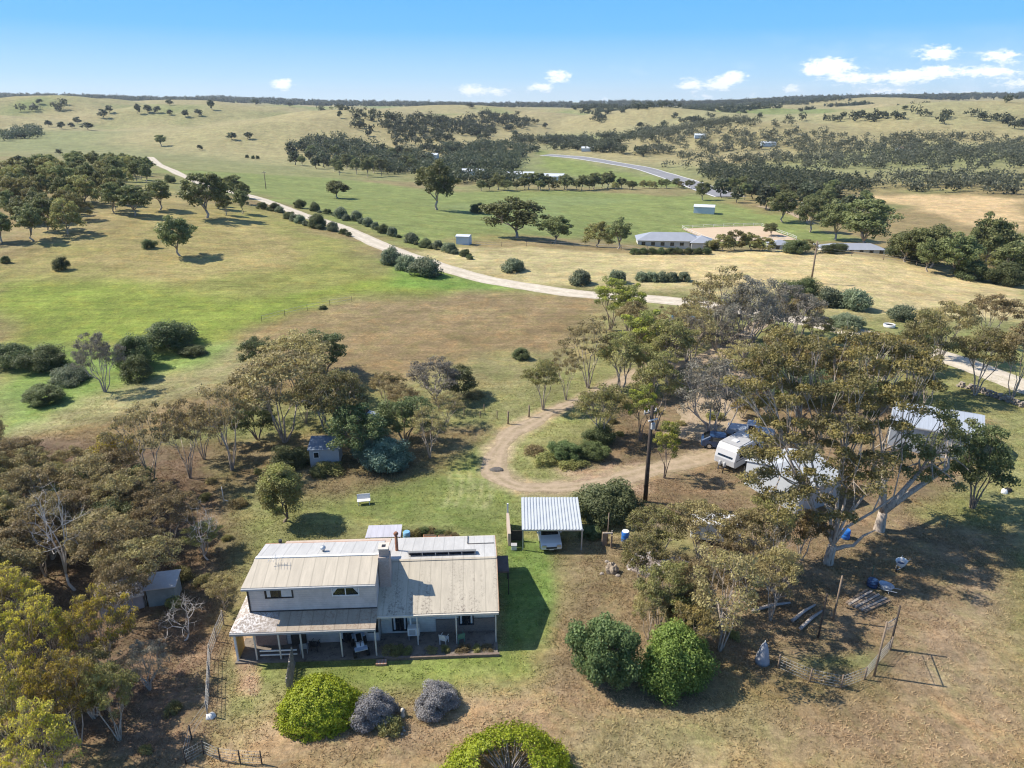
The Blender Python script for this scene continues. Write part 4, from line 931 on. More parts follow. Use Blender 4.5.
roof_tan = roofmat('rusty_roof_sheet', (.40, .33, .25), blot=(.24, .15, .10), bth=(.5, .62), line=.5)
zinc = roofmat('zinc_sheet', (.40, .44, .50), pitch=.4, line=.7, var=.07, rough=.4)
white_tin = roofmat('white_tin', (.50, .53, .56), pitch=.5, line=.7, var=.08)
boards, nt_, out_ = newmat('weatherboard')
def board_mat(name, base, pitch=.17):
    m, nt, out = newmat(name); p = nt.nodes.new('ShaderNodeBsdfPrincipled'); p.inputs['Roughness'].default_value = .8
    co = objco(nt); sp = nt.nodes.new('ShaderNodeSeparateXYZ'); nt.links.new(co, sp.inputs[0])
    d = nt.nodes.new('ShaderNodeMath'); d.operation = 'DIVIDE'; nt.links.new(sp.outputs[2], d.inputs[0]); d.inputs[1].default_value = pitch
    f = nt.nodes.new('ShaderNodeMath'); f.operation = 'FRACT'; nt.links.new(d.outputs[0], f.inputs[0])
    c = mixc(nt, rng_map(nt, noise(nt, 1.5, 6, .7, co), .3, .7, 0, 1), tuple(x*.82 for x in base), tuple(x*1.12 for x in base))
    c = mixc(nt, rng_map(nt, f.outputs[0], 0, .16, .5, 0), c, tuple(x*.55 for x in base))
    b = nt.nodes.new('ShaderNodeBump'); b.inputs['Strength'].default_value = .6; b.inputs['Distance'].default_value = .03; nt.links.new(f.outputs[0], b.inputs['Height']); nt.links.new(b.outputs[0], p.inputs['Normal'])
    nt.links.new(c, p.inputs['Base Color']); nt.links.new(p.outputs[0], out.inputs[0]); return m
wboard = board_mat('cream_weatherboard', (.62, .56, .52))
wboard2 = board_mat('pale_weatherboard', (.70, .66, .58))
def brick_mat(name, a, b, mortar, sc=1.0):
    m, nt, out = newmat(name); p = nt.nodes.new('ShaderNodeBsdfPrincipled'); p.inputs['Roughness'].default_value = .9
    t = nt.nodes.new('ShaderNodeTexBrick'); mp = nt.nodes.new('ShaderNodeMapping'); mp.inputs['Rotation'].default_value = (PI/2, 0, .3); nt.links.new(objco(nt), mp.inputs[0]); nt.links.new(mp.outputs[0], t.inputs['Vector'])
    t.inputs['Color1'].default_value = (*a, 1); t.inputs['Color2'].default_value = (*b, 1); t.inputs['Mortar'].default_value = (*mortar, 1); t.inputs['Scale'].default_value = 4*sc; t.inputs['Mortar Size'].default_value = .02
    nt.links.new(t.outputs[0], p.inputs['Base Color']); nt.links.new(p.outputs[0], out.inputs[0]); return m
brick = brick_mat('red_brick', (.30, .16, .11), (.38, .22, .16), (.4, .36, .32))
brick_g = brick_mat('weathered_brick', (.36, .30, .27), (.45, .38, .34), (.3, .27, .25))
timber = surf('grey_timber', (.34, .30, .26), .9, .3, 5, (.16, .12, .1), 6, (.55, .7), spec=.1)
timber_d = surf('dark_timber', (.08, .065, .055), .9, .3, 5, spec=.1)
tpost = surf('weathered_post', (.25, .19, .14), .9, .3, 5, spec=.1)
wpaint = surf('white_paint', (.74, .73, .70), .6, .08, 3)
cpaint = surf('cream_paint', (.60, .55, .47), .7, .12, 3)
gpaint = surf('grey_paint', (.42, .42, .42), .6, .1, 3)
ochre = surf('ochre_board', (.50, .33, .10), .8, .25, 4, (.25, .16, .07), 3)
dk = surf('black_frame', (.03, .03, .035), .5, .2, 3)
glass = surf('window_glass', (.02, .024, .03), .08, .2, .7, spec=.8)
curtain = surf('white_curtain', (.62, .60, .58), .9, .1, 5)
paving = surf('dark_paving', (.21, .18, .15), .95, .3, 2, (.06, .05, .045), 3, spec=.1)
soil = surf('garden_soil', (.10, .075, .055), .95, .4, 6, (.22, .18, .13), 9, (.6, .75), spec=.05)
rustm = surf('rust', (.26, .12, .07), .9, .3, 6)
galv = surf('galvanised', (.48, .50, .52), .45, .12, 4, metal=.5)
bluep = surf('blue_plastic', (.03, .16, .52), .4, .12, 3)
blued = surf('dark_blue_paint', (.025, .06, .14), .3, .15, 3, spec=.6)
whitec = surf('white_car_paint', (.72, .72, .72), .25, .04, 2, spec=.6)
palec = surf('pale_blue_paint', (.36, .42, .50), .5, .2, 3)
rubber = surf('rubber', (.02, .02, .02), .8, .2, 5)
chrome = surf('alloy', (.5, .5, .52), .3, .1, 5, metal=.8)
stone = surf('field_stone', (.36, .31, .26), .95, .3, 4, (.18, .15, .12), 5, bump=.6)
tarp = surf('grey_tarp', (.30, .31, .34), .7, .2, 3)
terra = surf('terracotta', (.42, .20, .11), .85, .2, 4)
redp = surf('red_paint', (.40, .05, .04), .5, .2, 3)
# ------------------------------------------------------------------ the farmhouse
HR = R(3); HO = np.array([-0.932, 37.557, 0.0])
house = thing('farmhouse', 'low cream farmhouse with raised upper storey, pale iron roofs and a front verandah', 'house', tuple(HO), HR)
def hray(cx, cy, yl=None, zl=None, full=False):
    px, py = (cx, cy) if full else (220+cx*.29297, 500+cy*.29297)
    u = (px-512)/F; v = (py-384)/F; d = np.array([u, CC-v*SS, -SS-v*CC]); o = np.array([0, 0, CH])-HO
    c, s = math.cos(HR), math.sin(HR); d = np.array([d[0]*c+d[1]*s, -d[0]*s+d[1]*c, d[2]]); o = np.array([o[0]*c+o[1]*s, -o[0]*s+o[1]*c, o[2]])
    t = (yl-o[1])/d[1] if yl is not None else (zl-o[2])/d[2]; return o+d*t
RX0, RX1, FE, RY, BE = -8.3, .1, 1.15, 5.3, 10.15
EZ, RZ = 2.6, 3.95
mb = MB(); mb.box(-7.95, 2.4, 0, -.15, 9.9, 2.53); mb.build('wall', wboard2, house)
mb = MB(); mb.prism([(-.17, 2.4, 2.53), (-.17, 9.9, 2.53), (-.17, 5.3, 3.82)], (-.12, 0, 0)); mb.build('gable', wboard2, house)
mb = MB(); mb.box(-4.2, 2.3, 0, -.13, 2.395, 1.15); mb.build('dark_wall_band', brick_mat('dark_brown_band', (.19, .14, .11), (.25, .19, .15), (.3, .26, .22)), house)  # dark brown brick-patterned band across the lower front wall
mb = MB(); mb.prism([(RX0, FE, EZ), (RX1, FE, EZ), (RX1, RY, RZ), (RX0, RY, RZ)], (0, 0, .05)); rf = mb.build('roof', roof_front, house)
mb = MB(); mb.prism([(-7.9, RY+.005, RZ), (RX1, RY+.005, RZ), (RX1, BE, EZ), (-7.9, BE, EZ)], (0, 0, .05)); mb.build('roof', roof_back, house)
mb = MB(); mb.prism([(RX0, RY-.12, RZ+.045), (RX1, RY-.12, RZ+.045), (RX1, RY, RZ+.1), (RX0, RY, RZ+.1)], (0, 0, .02)); mb.prism([(RX0, RY, RZ+.1), (RX1, RY, RZ+.1), (RX1, RY+.12, RZ+.045), (RX0, RY+.12, RZ+.045)], (0, 0, .02)); mb.build('ridge_cap', roof_top, house)
mb = MB(); mb.box(RX0, FE-.12, EZ-.14, RX1, FE-.003, EZ+.0); mb.build('gutter', cpaint, house)
mb = MB(); mb.box(RX0, BE+.003, EZ-.12, RX1, BE+.12, EZ); mb.build('gutter', cpaint, house)
for y0, z0, y1, z1 in ((FE, EZ, RY, RZ), (RY, RZ, BE, EZ)):
    mb = MB(); mb.prism([(RX1+.003, y0, z0-.16), (RX1+.003, y1, z1-.16), (RX1+.003, y1, z1+.07), (RX1+.003, y0, z0+.07)], (.04, 0, 0)); mb.build('barge_board', surf('terracotta_trim', (.42, .26, .17), .8, .2, 3), house)
# upper storey
UX0, UX1 = -16.3, -8.0; UE, UR, UB, UZ, URZ = 1.35, 3.75, 6.35, 4.95, 5.6
mb = MB(); mb.box(UX0, 1.7, 0, UX1, 6.15, UZ-.02); mb.build('wall', wboard, house)
for x in (UX0+.0, UX1-.1):
    mb = MB(); mb.prism([(x+.004 if x < -10 else x, 1.7, UZ-.02), (x+.004 if x < -10 else x, 6.15, UZ-.02), (x+.004 if x < -10 else x, UR, URZ-.06)], (.096, 0, 0)); mb.build('gable', wboard, house)
A0, A1 = hray(80, 303, zl=UZ), hray(530, 288, zl=UZ)
mb = MB(); mb.prism([(-16.55, UE, UZ), (-7.93, UE, UZ), (-7.93, UR, URZ), (-16.2, UR, URZ)], (0, 0, .05)); mb.build('roof', roof_top, house)
mb = MB(); mb.prism([(-16.2, UR+.004, URZ), (-7.93, UR+.004, URZ), (-7.85, UB, UZ), (-16.3, UB, UZ)], (0, 0, .05)); mb.build('roof', roof_back, house)
mb = MB(); mb.prism([(-16.2, UR-.1, URZ+.035), (-7.9, UR-.1, URZ+.035), (-7.9, UR+.1, URZ+.035), (-16.2, UR+.1, URZ+.035)], (0, 0, .05)); mb.build('ridge_cap', wpaint, house)
mb = MB(); mb.box(-16.55, UE-.12, UZ-.12, -7.93, UE-.003, UZ+.01); mb.build('gutter', gpaint, house)
mb = MB(); mb.box(-16.3, UB+.003, UZ-.1, -7.85, UB+.1, UZ+.02); mb.build('gutter', terra, house)
mb = MB(); mb.box(UX0-.05, 1.62, 2.85, UX0+.05, 1.697, UZ-.1); mb.build('downpipe', dk, house)
mb = MB(); mb.box(-16.25, 1.64, 2.80, -8.0, 1.697, 2.88); mb.build('flashing', timber_d, house)
# rear skillion
mb = MB(); mb.prism([(-16.2, 6.2, 3.2), (-7.95, 6.2, 3.2), (-7.95, 10.2, 2.62), (-16.0, 10.2, 2.62)], (0, 0, .05)); mb.build('roof', surf('pinkish_sheet', (.52, .42, .34), .7, .15, 2), house)
mb = MB(); mb.box(-16.0, 6.17, 0, -7.97, 10.0, 2.6); mb.build('wall', wboard2, house)
# verandah
VF, VZ, VB, VBZ = .2, 2.35, 1.695, 2.8
mb = MB(); mb.prism([(-14.35, VF, VZ), (-7.95, VF, VZ), (-7.95, VB, VBZ), (-14.35, VB, VBZ)], (0, 0, .04)); mb.build('verandah_roof', roof_tan, house)
mb = MB(); mb.prism([(-17.3, VF, VZ), (-14.355, VF, VZ), (-14.355, VB, VBZ), (-16.35, VB, VBZ)], (0, 0, .045)); mb.prism([(-17.305, VF, VZ), (-16.355, VB, VBZ), (-16.355, 6.3, VBZ), (-17.305, 6.3, VZ)], (0, 0, .045)); mb.build('verandah_roof', roof_lich_dapple, house)
mb = MB(); mb.box(-17.3, VF-.11, VZ-.13, -7.95, VF-.003, VZ+.01); mb.build('gutter', surf('dull_gutter', (.30, .30, .30), .7, .15, 2), house)
mb = MB(); mb.box(-17.1, VF+.02, VZ-.16, -8.0, VF+.1, VZ-.02); mb.build('beam', wpaint, house)
mb = MB(); mb.box(-7.9, FE+.02, EZ-.2, -.1, FE+.1, EZ-.03); mb.build('beam', wpaint, house)
for cx, cy in ((128, 545), (208, 530), (283, 530), (420, 543), (535, 528)):
    x = hray(cx, cy, yl=.3)[0]; mb = MB(); mb.box(x-.045, .25, 0, x+.045, .34, VZ-.02); mb.build('verandah_post', cpaint, house)
mb = MB(); mb.box(-17.12, .24, 0, -17.0, .36, VZ-.02); mb.build('verandah_post', wpaint, house)
for x in (-5.35, -2.75, -.1):
    mb = MB(); mb.box(x-.04, 1.1, 0, x+.04, 1.18, EZ-.05); mb.build('verandah_post', cpaint, house)
mb = MB(); mb.box(-15.6, .26, .75, -13.2, .33, .83); mb.box(-15.6, .26, .42, -13.2, .33, .49); mb.build('railing', wpaint, house)
mb = MB(); mb.box(-17.08, .45, .05, -17.02, 1.6, 2.2); mb.build('side_panel', ochre, house)
mb = MB(); mb.box(-17.2, .05, -.1, -.0, 2.39, .1); mb.build('verandah_floor', paving, house)
mb = MB(); mb.box(-16.2, 1.6, .1, -14.2, 1.695, 2.7); mb.build('brick_panel', brick, house)
def window(x0, z0, x1, z1, y, nm=1, cur='side', fr=dk, fw=.07, name='window'):
    mb = MB(); mb.box(x0-fw, y-.06, z0-fw, x0, y, z1+fw); mb.box(x1, y-.06, z0-fw, x1+fw, y, z1+fw); mb.box(x0, y-.06, z1, x1, y, z1+fw); mb.box(x0, y-.06, z0-fw, x1, y, z0)
    for k in range(nm):
        xm = x0+(x1-x0)*(k+1)/(nm+1); mb.box(xm-.03, y-.055, z0, xm+.03, y-.002, z1)
    f = mb.build(name, fr, house)
    MB().box(x0, y-.02, z0, x1, y-.01, z1).build('pane', glass, f)
    mb = MB()
    if cur == 'side':
        w_ = (x1-x0)*.17; mb.box(x0+.03, y-.028, z0+.05, x0+w_, y-.0205, z1-.04); mb.box(x1-w_, y-.028, z0+.05, x1-.03, y-.0205, z1-.04)
    elif cur == 'tri':
        xm = (x0+x1)/2
        for (a, b) in ((x0+.02, xm-.05), (x1-.02, xm+.05)): mb.prism([(a, y-.028, z1-.03), (a+(b-a)*.6, y-.028, z1-.03), (a, y-.028, z0+.12)], (0, .006, 0))
    elif cur == 'half':
        xm = (x0+x1)/2; mb.box(xm+.15, y-.028, z0+.03, x1-.03, y-.0205, z1-.03); mb.box(x0+.06, y-.028, z0+.03, x0+.3, y-.0205, z1-.03)
    elif cur == 'blind': mb.box(x0+.04, y-.028, z0+(z1-z0)*.1, x0+.15, y-.0205, z1-.05)
    mb.build('curtain', curtain, f)
window(-15.15, 3.95, -13.45, 4.72, 1.698, 1, 'half')
window(-10.8, 3.98, -9.15, 4.72, 1.698, 1, 'tri', wpaint)
p0, p1 = hray(590, 450, yl=2.3), hray(634, 402, yl=2.3); window(p0[0]+.05, max(.35, p0[2]), p1[0], 2.25, 2.398, 1, 'side', name='glass_door')
window(-4.75, 1.35, -4.0, 2.25, 2.398, 0, 'side', wpaint)
window(-2.55, .75, -1.65, 2.35, 2.29, 1, 'side', name='window')
window(-10.6, .2, -9.8, 2.1, 1.6+.09, 1, 'blind', name='glass_door'); window(-8.7, .9, -8.1, 2.0, 1.69, 0, 'none')
mb = MB(); mb.box(-13.9, 1.62, .1, -12.9, 1.69, 2.15); mb.build('door', timber_d, house)
# chimney, flue, vents, solar
mb = MB(); mb.box(-7.95, 3.2, 2.9, -7.2, 4.15, 5.7); mb.prism([(-7.95, 3.2, 5.703), (-7.2, 3.2, 5.703), (-7.2, 4.15, 5.703), (-7.95, 4.15, 5.703)], (0, .0, .001)); mb.box(-7.88, 3.35, 5.705, -7.27, 4.05, 6.25); ch = mb.build('chimney', brick_g, house)
mb = MB(); mb.box(-7.93, 3.3, 6.253, -7.22, 4.1, 6.33); mb.build('chimney_cap', cpaint, ch)
MB().box(-7.7, 3.55, 6.333, -7.45, 3.85, 6.345).build('chimney_mouth', dk, ch)
mb = MB(); mb.lathe((-7.2, 7.35, 3.1), [(.14, 0), (.12, .25), (.11, 1.7)], 12); mb.lathe((-7.2, 7.35, 4.82), [(.17, 0), (.19, .08), (.1, .22)], 12); mb.build('flue', rustm, house)
def rz(y): return RZ-(y-RY)*(RZ-EZ)/(BE-RY)+.05
mb = MB(); mb.prism([(-6.3, 6.0, rz(6.0)+.28), (-1.35, 6.0, rz(6.0)+.28), (-1.35, 6.75, rz(6.75)+.12), (-6.3, 6.75, rz(6.75)+.12)], (0, 0, .05)); sp_ = mb.build('solar_collector', surf('collector_grey', (.22, .22, .24), .3, .1, 3), house)
mb = MB()
for k in range(6): x = -6.2+k*.95; mb.box(x, 5.98, rz(6.0)-.0, x+.04, 6.02, rz(6)+.27)
mb.build('struts', galv, sp_); MB().box(-6.25, 6.3, rz(6.3), -1.4, 6.35, rz(6.3)+.15).build('rail', dk, sp_)
v0 = hray(353, 178, yl=4.6); mb = MB(); mb.lathe((v0[0], 4.6, 5.42), [(.1, 0), (.1, .15), (.17, .2), (.2, .3), (.15, .4), (.03, .44)], 14); mb.build('roof_vent', galv, house)
mb = MB(); mb.lathe((-15.3, 6.5, 3.1), [(.09, 0), (.09, 1.9), (.14, 1.93), (.12, 2.1)], 10); mb.build('vent_pipe', dk, house)
v0 = hray(190, 208, yl=3.1); mb = MB(); a = np.array([v0[0], 3.1, 5.5]); mb.tube([a, a+(0, .2, .75)], .02, 5)
mb.tube([a+(-.5, 0, .35), a+(.5, .1, .5)], .015, 4)
for k in range(6): mb.tube([a+(-.45+k*.18, -.25, .36+k*.02), a+(-.45+k*.18, .3, .4+k*.02)], .01, 4)
mb.build('antenna', galv, house)
mb = MB(); mb.tube([(-2.0, BE, EZ+.1), (-2.0, 8.3, rz(8.3)+.05), (-.0, 8.3, rz(8.3)+.05)], .03, 5); mb.build('conduit', dk, house)
p0 = hray(660, 452, yl=1.5); mb = MB(); mb.cbox((p0[0], 1.75, p0[2]), (.8, .5, .62)); ac = mb.build('air_conditioner', wpaint, house, bevel=.03)
MB().cbox((p0[0]-.08, 1.493, p0[2]), (.42, .01, .4)).build('grille', gpaint, ac); MB().box(p0[0]-.25, 1.9, p0[2]+.32, p0[0]-.15, 2.0, 2.55).build('duct', wpaint, ac)
MB().box(p0[0]-.35, 1.6, .1, p0[0]-.3, 1.65, p0[2]-.31).box(p0[0]+.3, 1.6, .1, p0[0]+.35, 1.65, p0[2]-.31).build('stand', galv, ac)
# brown side awning
mb = MB(); mb.box(.15, 6.2, 2.0, 1.05, 8.2, 2.12); aw = mb.build('side_awning', surf('brown_sheet', (.13, .095, .085), .8, .3, 2), house)
MB().box(.98, 6.25, 0, 1.05, 6.32, 1.997).box(.98, 8.1, 0, 1.05, 8.17, 1.997).build('awning_post', timber_d, aw)
mb = MB(); mb.box(-.1, 2.6, 0, -.145+.05, 3.0, 2.0); MB().cbox((-.1, 4.2, 1.6), (.1, .5, .5)).build('meter_box', gpaint, house)
hw = lambda x, y, z=0: tuple((HO+np.array([x*math.cos(HR)-y*math.sin(HR), x*math.sin(HR)+y*math.cos(HR), z])))
# rear porch roof
t = thing('porch_shelter', 'small flat grey roofed shelter standing behind the farmhouse', 'shelter', hw(-8.75, 11.8), HR)
mb = MB(); mb.prism([(-1.4, -.75, 2.15), (1.4, -.75, 2.15), (1.4, .8, 2.3), (-1.3, .8, 2.3)], (0, 0, .05)); mb.build('roof', roofmat('lilac_sheet', (.52, .51, .56), pitch=.5), t)
for x in (-1.3, 1.3):
    for y in (-.68, .7): MB().box(x-.05, y-.05, 0, x+.05, y+.05, 2.14).build('post', timber, t)
# garden edging in front
t = thing('garden_edging', 'low brick edging between the verandah bed and the front lawn', 'edging', hw(-3.9, -.05), HR)
MB().box(-3.6, -.1, -.05, 4.0, .08, .2).build('kerb', surf('edging_brick', (.20, .15, .12), .9, .3, 6), t); MB().box(-4.1, -.55, -.05, -3.4, -.12, .16).build('step', brick, t)
o = MB().box(-7.6, 0, -.05, .0, .05, .115)
for i, (x, y, h, kn) in enumerate([(-6.7, .45, .7, 'scrub'), (-6.0, .5, .55, 'scrub'), (-7.2, .6, .6, 'scrubd'), (-4.4, .5, .45, 'scrubd'), (-3.5, .55, .5, 'scrub'), (-2.3, .5, .55, 'scrubd'), (-1.4, .5, .5, 'scrub'), (-.7, .55, .45, 'scrubd')]):
    q = hw(x, y); place(kn, q[0], q[1], h, 'small plant in the bed along the front verandah', 'plants in the verandah bed')
# behind-house pots
for i, (px, py, kn, h) in enumerate([(411, 537, 'scrubd', .7), (418, 536, 'scrub', .9), (425, 535, 'green', .9), (432, 535, 'scrubd', .9), (439, 536, 'green', .7), (448, 537, 'scrub', .7), (455, 538, 'scrubd', .6)]):
    X, Y, z = at(px, py); place(kn, X, Y, h, 'leafy potted plant behind the farmhouse roof', 'potted plants behind the farmhouse', w=1.0)
for px, lb in ((430, 'left terracotta trough behind the farmhouse'), (445, 'right terracotta trough behind the farmhouse')):
    X, Y, z = at(px, 539); t = thing('planter', lb, 'planter', (X, Y, z), HR); MB().box(-.55, -.2, 0, .55, .2, .35).build('trough', terra, t, bevel=.02); MB().box(-.48, -.14, .352, .48, .14, .37).build('soil', soil, t)
def drum(px, py, h, r_, mat, label, nm='plastic_drum', cat='drum', lid=None):
    X, Y, z = at(px, py); t = thing(nm, label, cat, (X, Y, z))
    MB().lathe((0, 0, 0), [(r_*.93, 0), (r_, .05), (r_, h*.3), (r_*1.04, h*.33), (r_, h*.36), (r_, h*.63), (r_*1.04, h*.66), (r_, h*.7), (r_, h*.93), (r_*.9, h)], 20).build('barrel', mat, t)
    MB().lathe((0, 0, h+.002), [(r_*.88, 0), (r_*.88, .03)], 20).build('lid', lid or mat, t); return t
drum(625, 541, .95, .33, bluep, 'bright blue plastic drum on the bare ground right of the carport', lid=wpaint)
drum(407, 539, .7, .3, surf('light_blue_plastic', (.2, .42, .62), .5, .1, 3), 'light blue tub behind the farmhouse roof', 'plastic_tub', 'tub')
# ------------------------------------------------------------------ carport and car
t = thing('carport', 'open steel carport with ribbed pale iron roof', 'carport', (3.3, 51.7, 0), .0)
def corr(x0, x1, y0, y1, z0, z1, pitch=.2, a=.035):
    """trapezoidal ribbed sheet, ribs run along y"""
    mb = MB(); xs = []; n = int((x1-x0)/pitch)
    for i in range(n):
        x = x0+i*pitch; xs += [(x, 0), (x+pitch*.45, 0), (x+pitch*.55, a), (x+pitch*.9, a)]
    xs.append((x0+n*pitch, 0)); V = []
    for yy, zz in ((y0, z0), (y1, z1)): V += [(x, yy, zz+h) for x, h in xs]
    V += [(x, y, z-.02) for x, y, z in V]; k = len(xs); Fs = []
    for i in range(k-1): Fs += [(i, i+1, k+i+1, k+i), (2*k+i, 3*k+i, 3*k+i+1, 2*k+i+1), (i, 2*k+i, 2*k+i+1, i+1), (k+i, k+i+1, 3*k+i+1, 3*k+i)]
    Fs += [(0, k, 3*k, 2*k), (k-1, 3*k-1, 4*k-1, 2*k-1)]
    mb.add(V, Fs); return mb
corr(-2.5, 2.5, -2.25, 2.35, 2.05, 2.35, .26, .05).build('roof', surf('pale_iron', (.47, .50, .52), .45, .05, 2), t)
MB().box(-2.5, -2.31, 1.95, 2.5, -2.255, 2.06).build('fascia', galv, t)
MB().box(-2.46, -2.25, 1.85, -2.36, 2.3, 2.03).box(2.36, -2.25, 1.85, 2.46, 2.3, 2.03).build('beam', galv, t)
for x in (-2.41, 2.41):
    for y in (-2.1, 2.15): MB().box(x-.05, y-.05, -.02, x+.05, y+.05, 1.85).build('post', galv, t)
def make_car(name, label, loc, rz_, paint, L=4.2, Wd=1.75, Hh=1.5, group=None, ute=False):
    """origin on the ground, nose towards -y"""
    t = thing(name, label, 'car', loc, rz_, group); h = Wd/2
    prof = [(-L/2, .35), (-L/2+.02, .62), (-L/2+.25, .78), (-L*.22, .95), (-L*.06, Hh-.08), (L*.06, Hh), (L*.3, Hh-.04), (L*.44, Hh*.72), (L/2-.03, Hh*.62), (L/2, .4), (L/2-.1, .25), (-L/2+.15, .25)]
    if ute: prof = [(-L/2, .35), (-L/2+.02, .7), (-L/2+.2, .9), (-L*.2, 1.0), (-L*.1, Hh-.05), (0, Hh), (L*.08, Hh-.02), (L*.11, 1.0), (L/2-.02, .95), (L/2, .4), (L/2-.1, .3), (-L/2+.15, .3)]
    mb = MB(); rings = []
    for fx, ins in ((-1, 0), (-.86, 0), (.86, 0), (1, 0)):
        rings.append([(fx*h*(1 if abs(fx) < 1 else 1)*(1-.16*max(0, (z-.9))/(Hh-.9) if z > .9 else 1)*(1 if abs(fx) < .9 else .995), y*(1 if abs(fx) < .9 else .965), z if abs(fx) < .9 else z*.97+.01) for y, z in prof])
    V = [p for r_ in rings for p in r_]; n = len(prof); Fs = [tuple(range(n)), tuple(range(3*n, 4*n))[::-1]]
    for a in range(3):
        for i in range(n): j = (i+1) % n; Fs.append((a*n+i, (a+1)*n+i, (a+1)*n+j, a*n+j))
    mb.add(V, Fs); b = mb.build('body', paint, t, bevel=.05)
    def sl(y0, z0, y1, z1, off):   # windscreen strip along the profile
        d = np.array([y1-y0, z1-z0]); nrm = np.array([-d[1], d[0]])/np.linalg.norm(d)*off; return y0+nrm[0], z0+nrm[1], y1+nrm[0], z1+nrm[1]
    y0, z0, y1, z1 = sl(-L*.215, .97, -L*.07, Hh-.1, .012); mb = MB(); mb.prism([(-h*.82, y0, z0), (h*.82, y0, z0), (h*.74, y1, z1), (-h*.74, y1, z1)], (0, -.008, .01)); mb.build('windscreen', glass, t)
    for s in (-1, 1):
        ys_ = (-L*.12, L*.3) if not ute else (-L*.12, L*.06)
        mb = MB(); mb.prism([(s*(h*.985), ys_[0]-.05, .97), (s*(h*.985), ys_[1]+.1, .97), (s*h*.885, ys_[1]-.1, Hh-.13), (s*h*.885, ys_[0]+.22, Hh-.13)], (s*.012, 0, 0)); mb.build('side_window', glass, t)
        MB().cbox((s*h*.68, -L/2+.02, .66), (.36, .08, .16)).build('headlight', chrome, t, bevel=.02)
        MB().cbox((s*(h+.08), -L*.14, 1.02), (.16, .1, .12)).build('mirror', paint, t, bevel=.02)
        for y in (-L*.31, L*.3):
            mb = MB(); vs = []
            for i in range(18):
                a = 2*PI*i/18; vs += [(s*(h-.2), y+.32*math.cos(a), .32+.32*math.sin(a)), (s*(h+.015), y+.32*math.cos(a), .32+.32*math.sin(a))]
            mb.add(vs, [tuple(range(0, 36, 2)), tuple(range(1, 36, 2))[::-1]]+[(2*i, (2*i+2) % 36, (2*i+3) % 36, 2*i+1) for i in range(18)]); wl = mb.build('wheel', rubber, t)
            mb = MB(); vs = [(s*(h+.022), y+.2*math.cos(2*PI*i/14), .32+.2*math.sin(2*PI*i/14)) for i in range(14)]; mb.prism(vs, (-s*.02, 0, 0)); mb.build('rim', chrome, wl)
    MB().cbox((0, -L/2-.002, .5), (Wd*.5, .05, .14)).build('grille', dk, t)
    MB().cbox((0, -L/2-.01, .36), (.37, .03, .1)).build('number_plate', wpaint, t)
    if not ute: y0, z0, y1, z1 = L*.31, Hh-.04, L*.43, Hh*.74; mb = MB(); mb.prism([(-h*.74, y0+.03, z0), (h*.74, y0+.03, z0), (h*.78, y1+.04, z1+.02), (-h*.78, y1+.04, z1+.02)], (0, .012, .01)); mb.build('rear_window', glass, t)
    return t
make_car('parked_car', 'white hatchback parked nose out under the carport', (3.05, 51.25, 0), R(5), whitec)
def ang(a, b):
    A = at(*a); B = at(*b); return math.atan2(B[1]-A[1], B[0]-A[0])
X, Y, z = at(722, 447); make_car('parked_car', 'dark blue car parked in the shade behind the caravan', (X, Y, z), R(75), blued, L=4.5)
X, Y, z = at(750, 436); make_car('parked_ute', 'grey ute with open tray behind the dark blue car', (X, Y, z), R(70), palec, L=5, ute=True, Hh=1.7)
X, Y, z = at(684, 322); make_car('parked_car', 'small dark blue car glimpsed between mallees just below the road', (X, Y, z), R(100), surf('teal_paint', (.06, .16, .24), .3, .1, 3), L=4.2)
X, Y, z = at(889, 327); t = thing('water_trough', 'round white water trough beside the road above the golden crowns', 'trough', (X, Y, z)); MB().lathe((0, 0, 0), [(.85, 0), (.9, .1), (.9, .5), (.8, .5), (.78, .3)], 20).build('basin', wpaint, t); MB().lathe((0, 0, .38), [(.75, 0), (.75, .02)], 20).build('water', glass, t)
X, Y, z = at(360, 420); make_car('old_van', 'pale blue grey old van among the mallees behind the grey shed', (X, Y, z), R(80), palec, L=4.4, Hh=1.9)
X, Y, z = at(115, 178); make_car('parked_car', 'red car beside the wood on the left hill', (X, Y, z), R(80), redp, L=4.4)
# ------------------------------------------------------------------ caravan
X, Y, z = at(738, 461); t = thing('caravan', 'white caravan with dark side windows parked in the gum shade', 'caravan', (X, Y, z), R(-48))
L_, W_, H_ = 5.4, 2.3, 2.55
prof = [(-L_/2, .55), (-L_/2-.05, 1.2), (-L_/2+.25, 2.1), (-L_/2+.6, H_), (L_/2-.4, H_+.02), (L_/2, 2.2), (L_/2, .5), (L_/2-.5, .42), (-L_/2+.3, .42)]
mb = MB(); mb.prism([(-W_/2, y, zz) for y, zz in prof], (W_, 0, 0)); mb.build('body', surf('caravan_white', (.56, .56, .57), .35, .05, 2), t, bevel=.05)
MB().box(-W_/2+.15, -L_/2+.75, H_+.02, W_/2-.15, L_/2-.5, H_+.07).build('roof_panel', gpaint, t)
for y in (-1.0, .9): MB().box(-.3, y-.3, H_+.071, .3, y+.3, H_+.16).build('roof_hatch', whitec, t, bevel=.02)
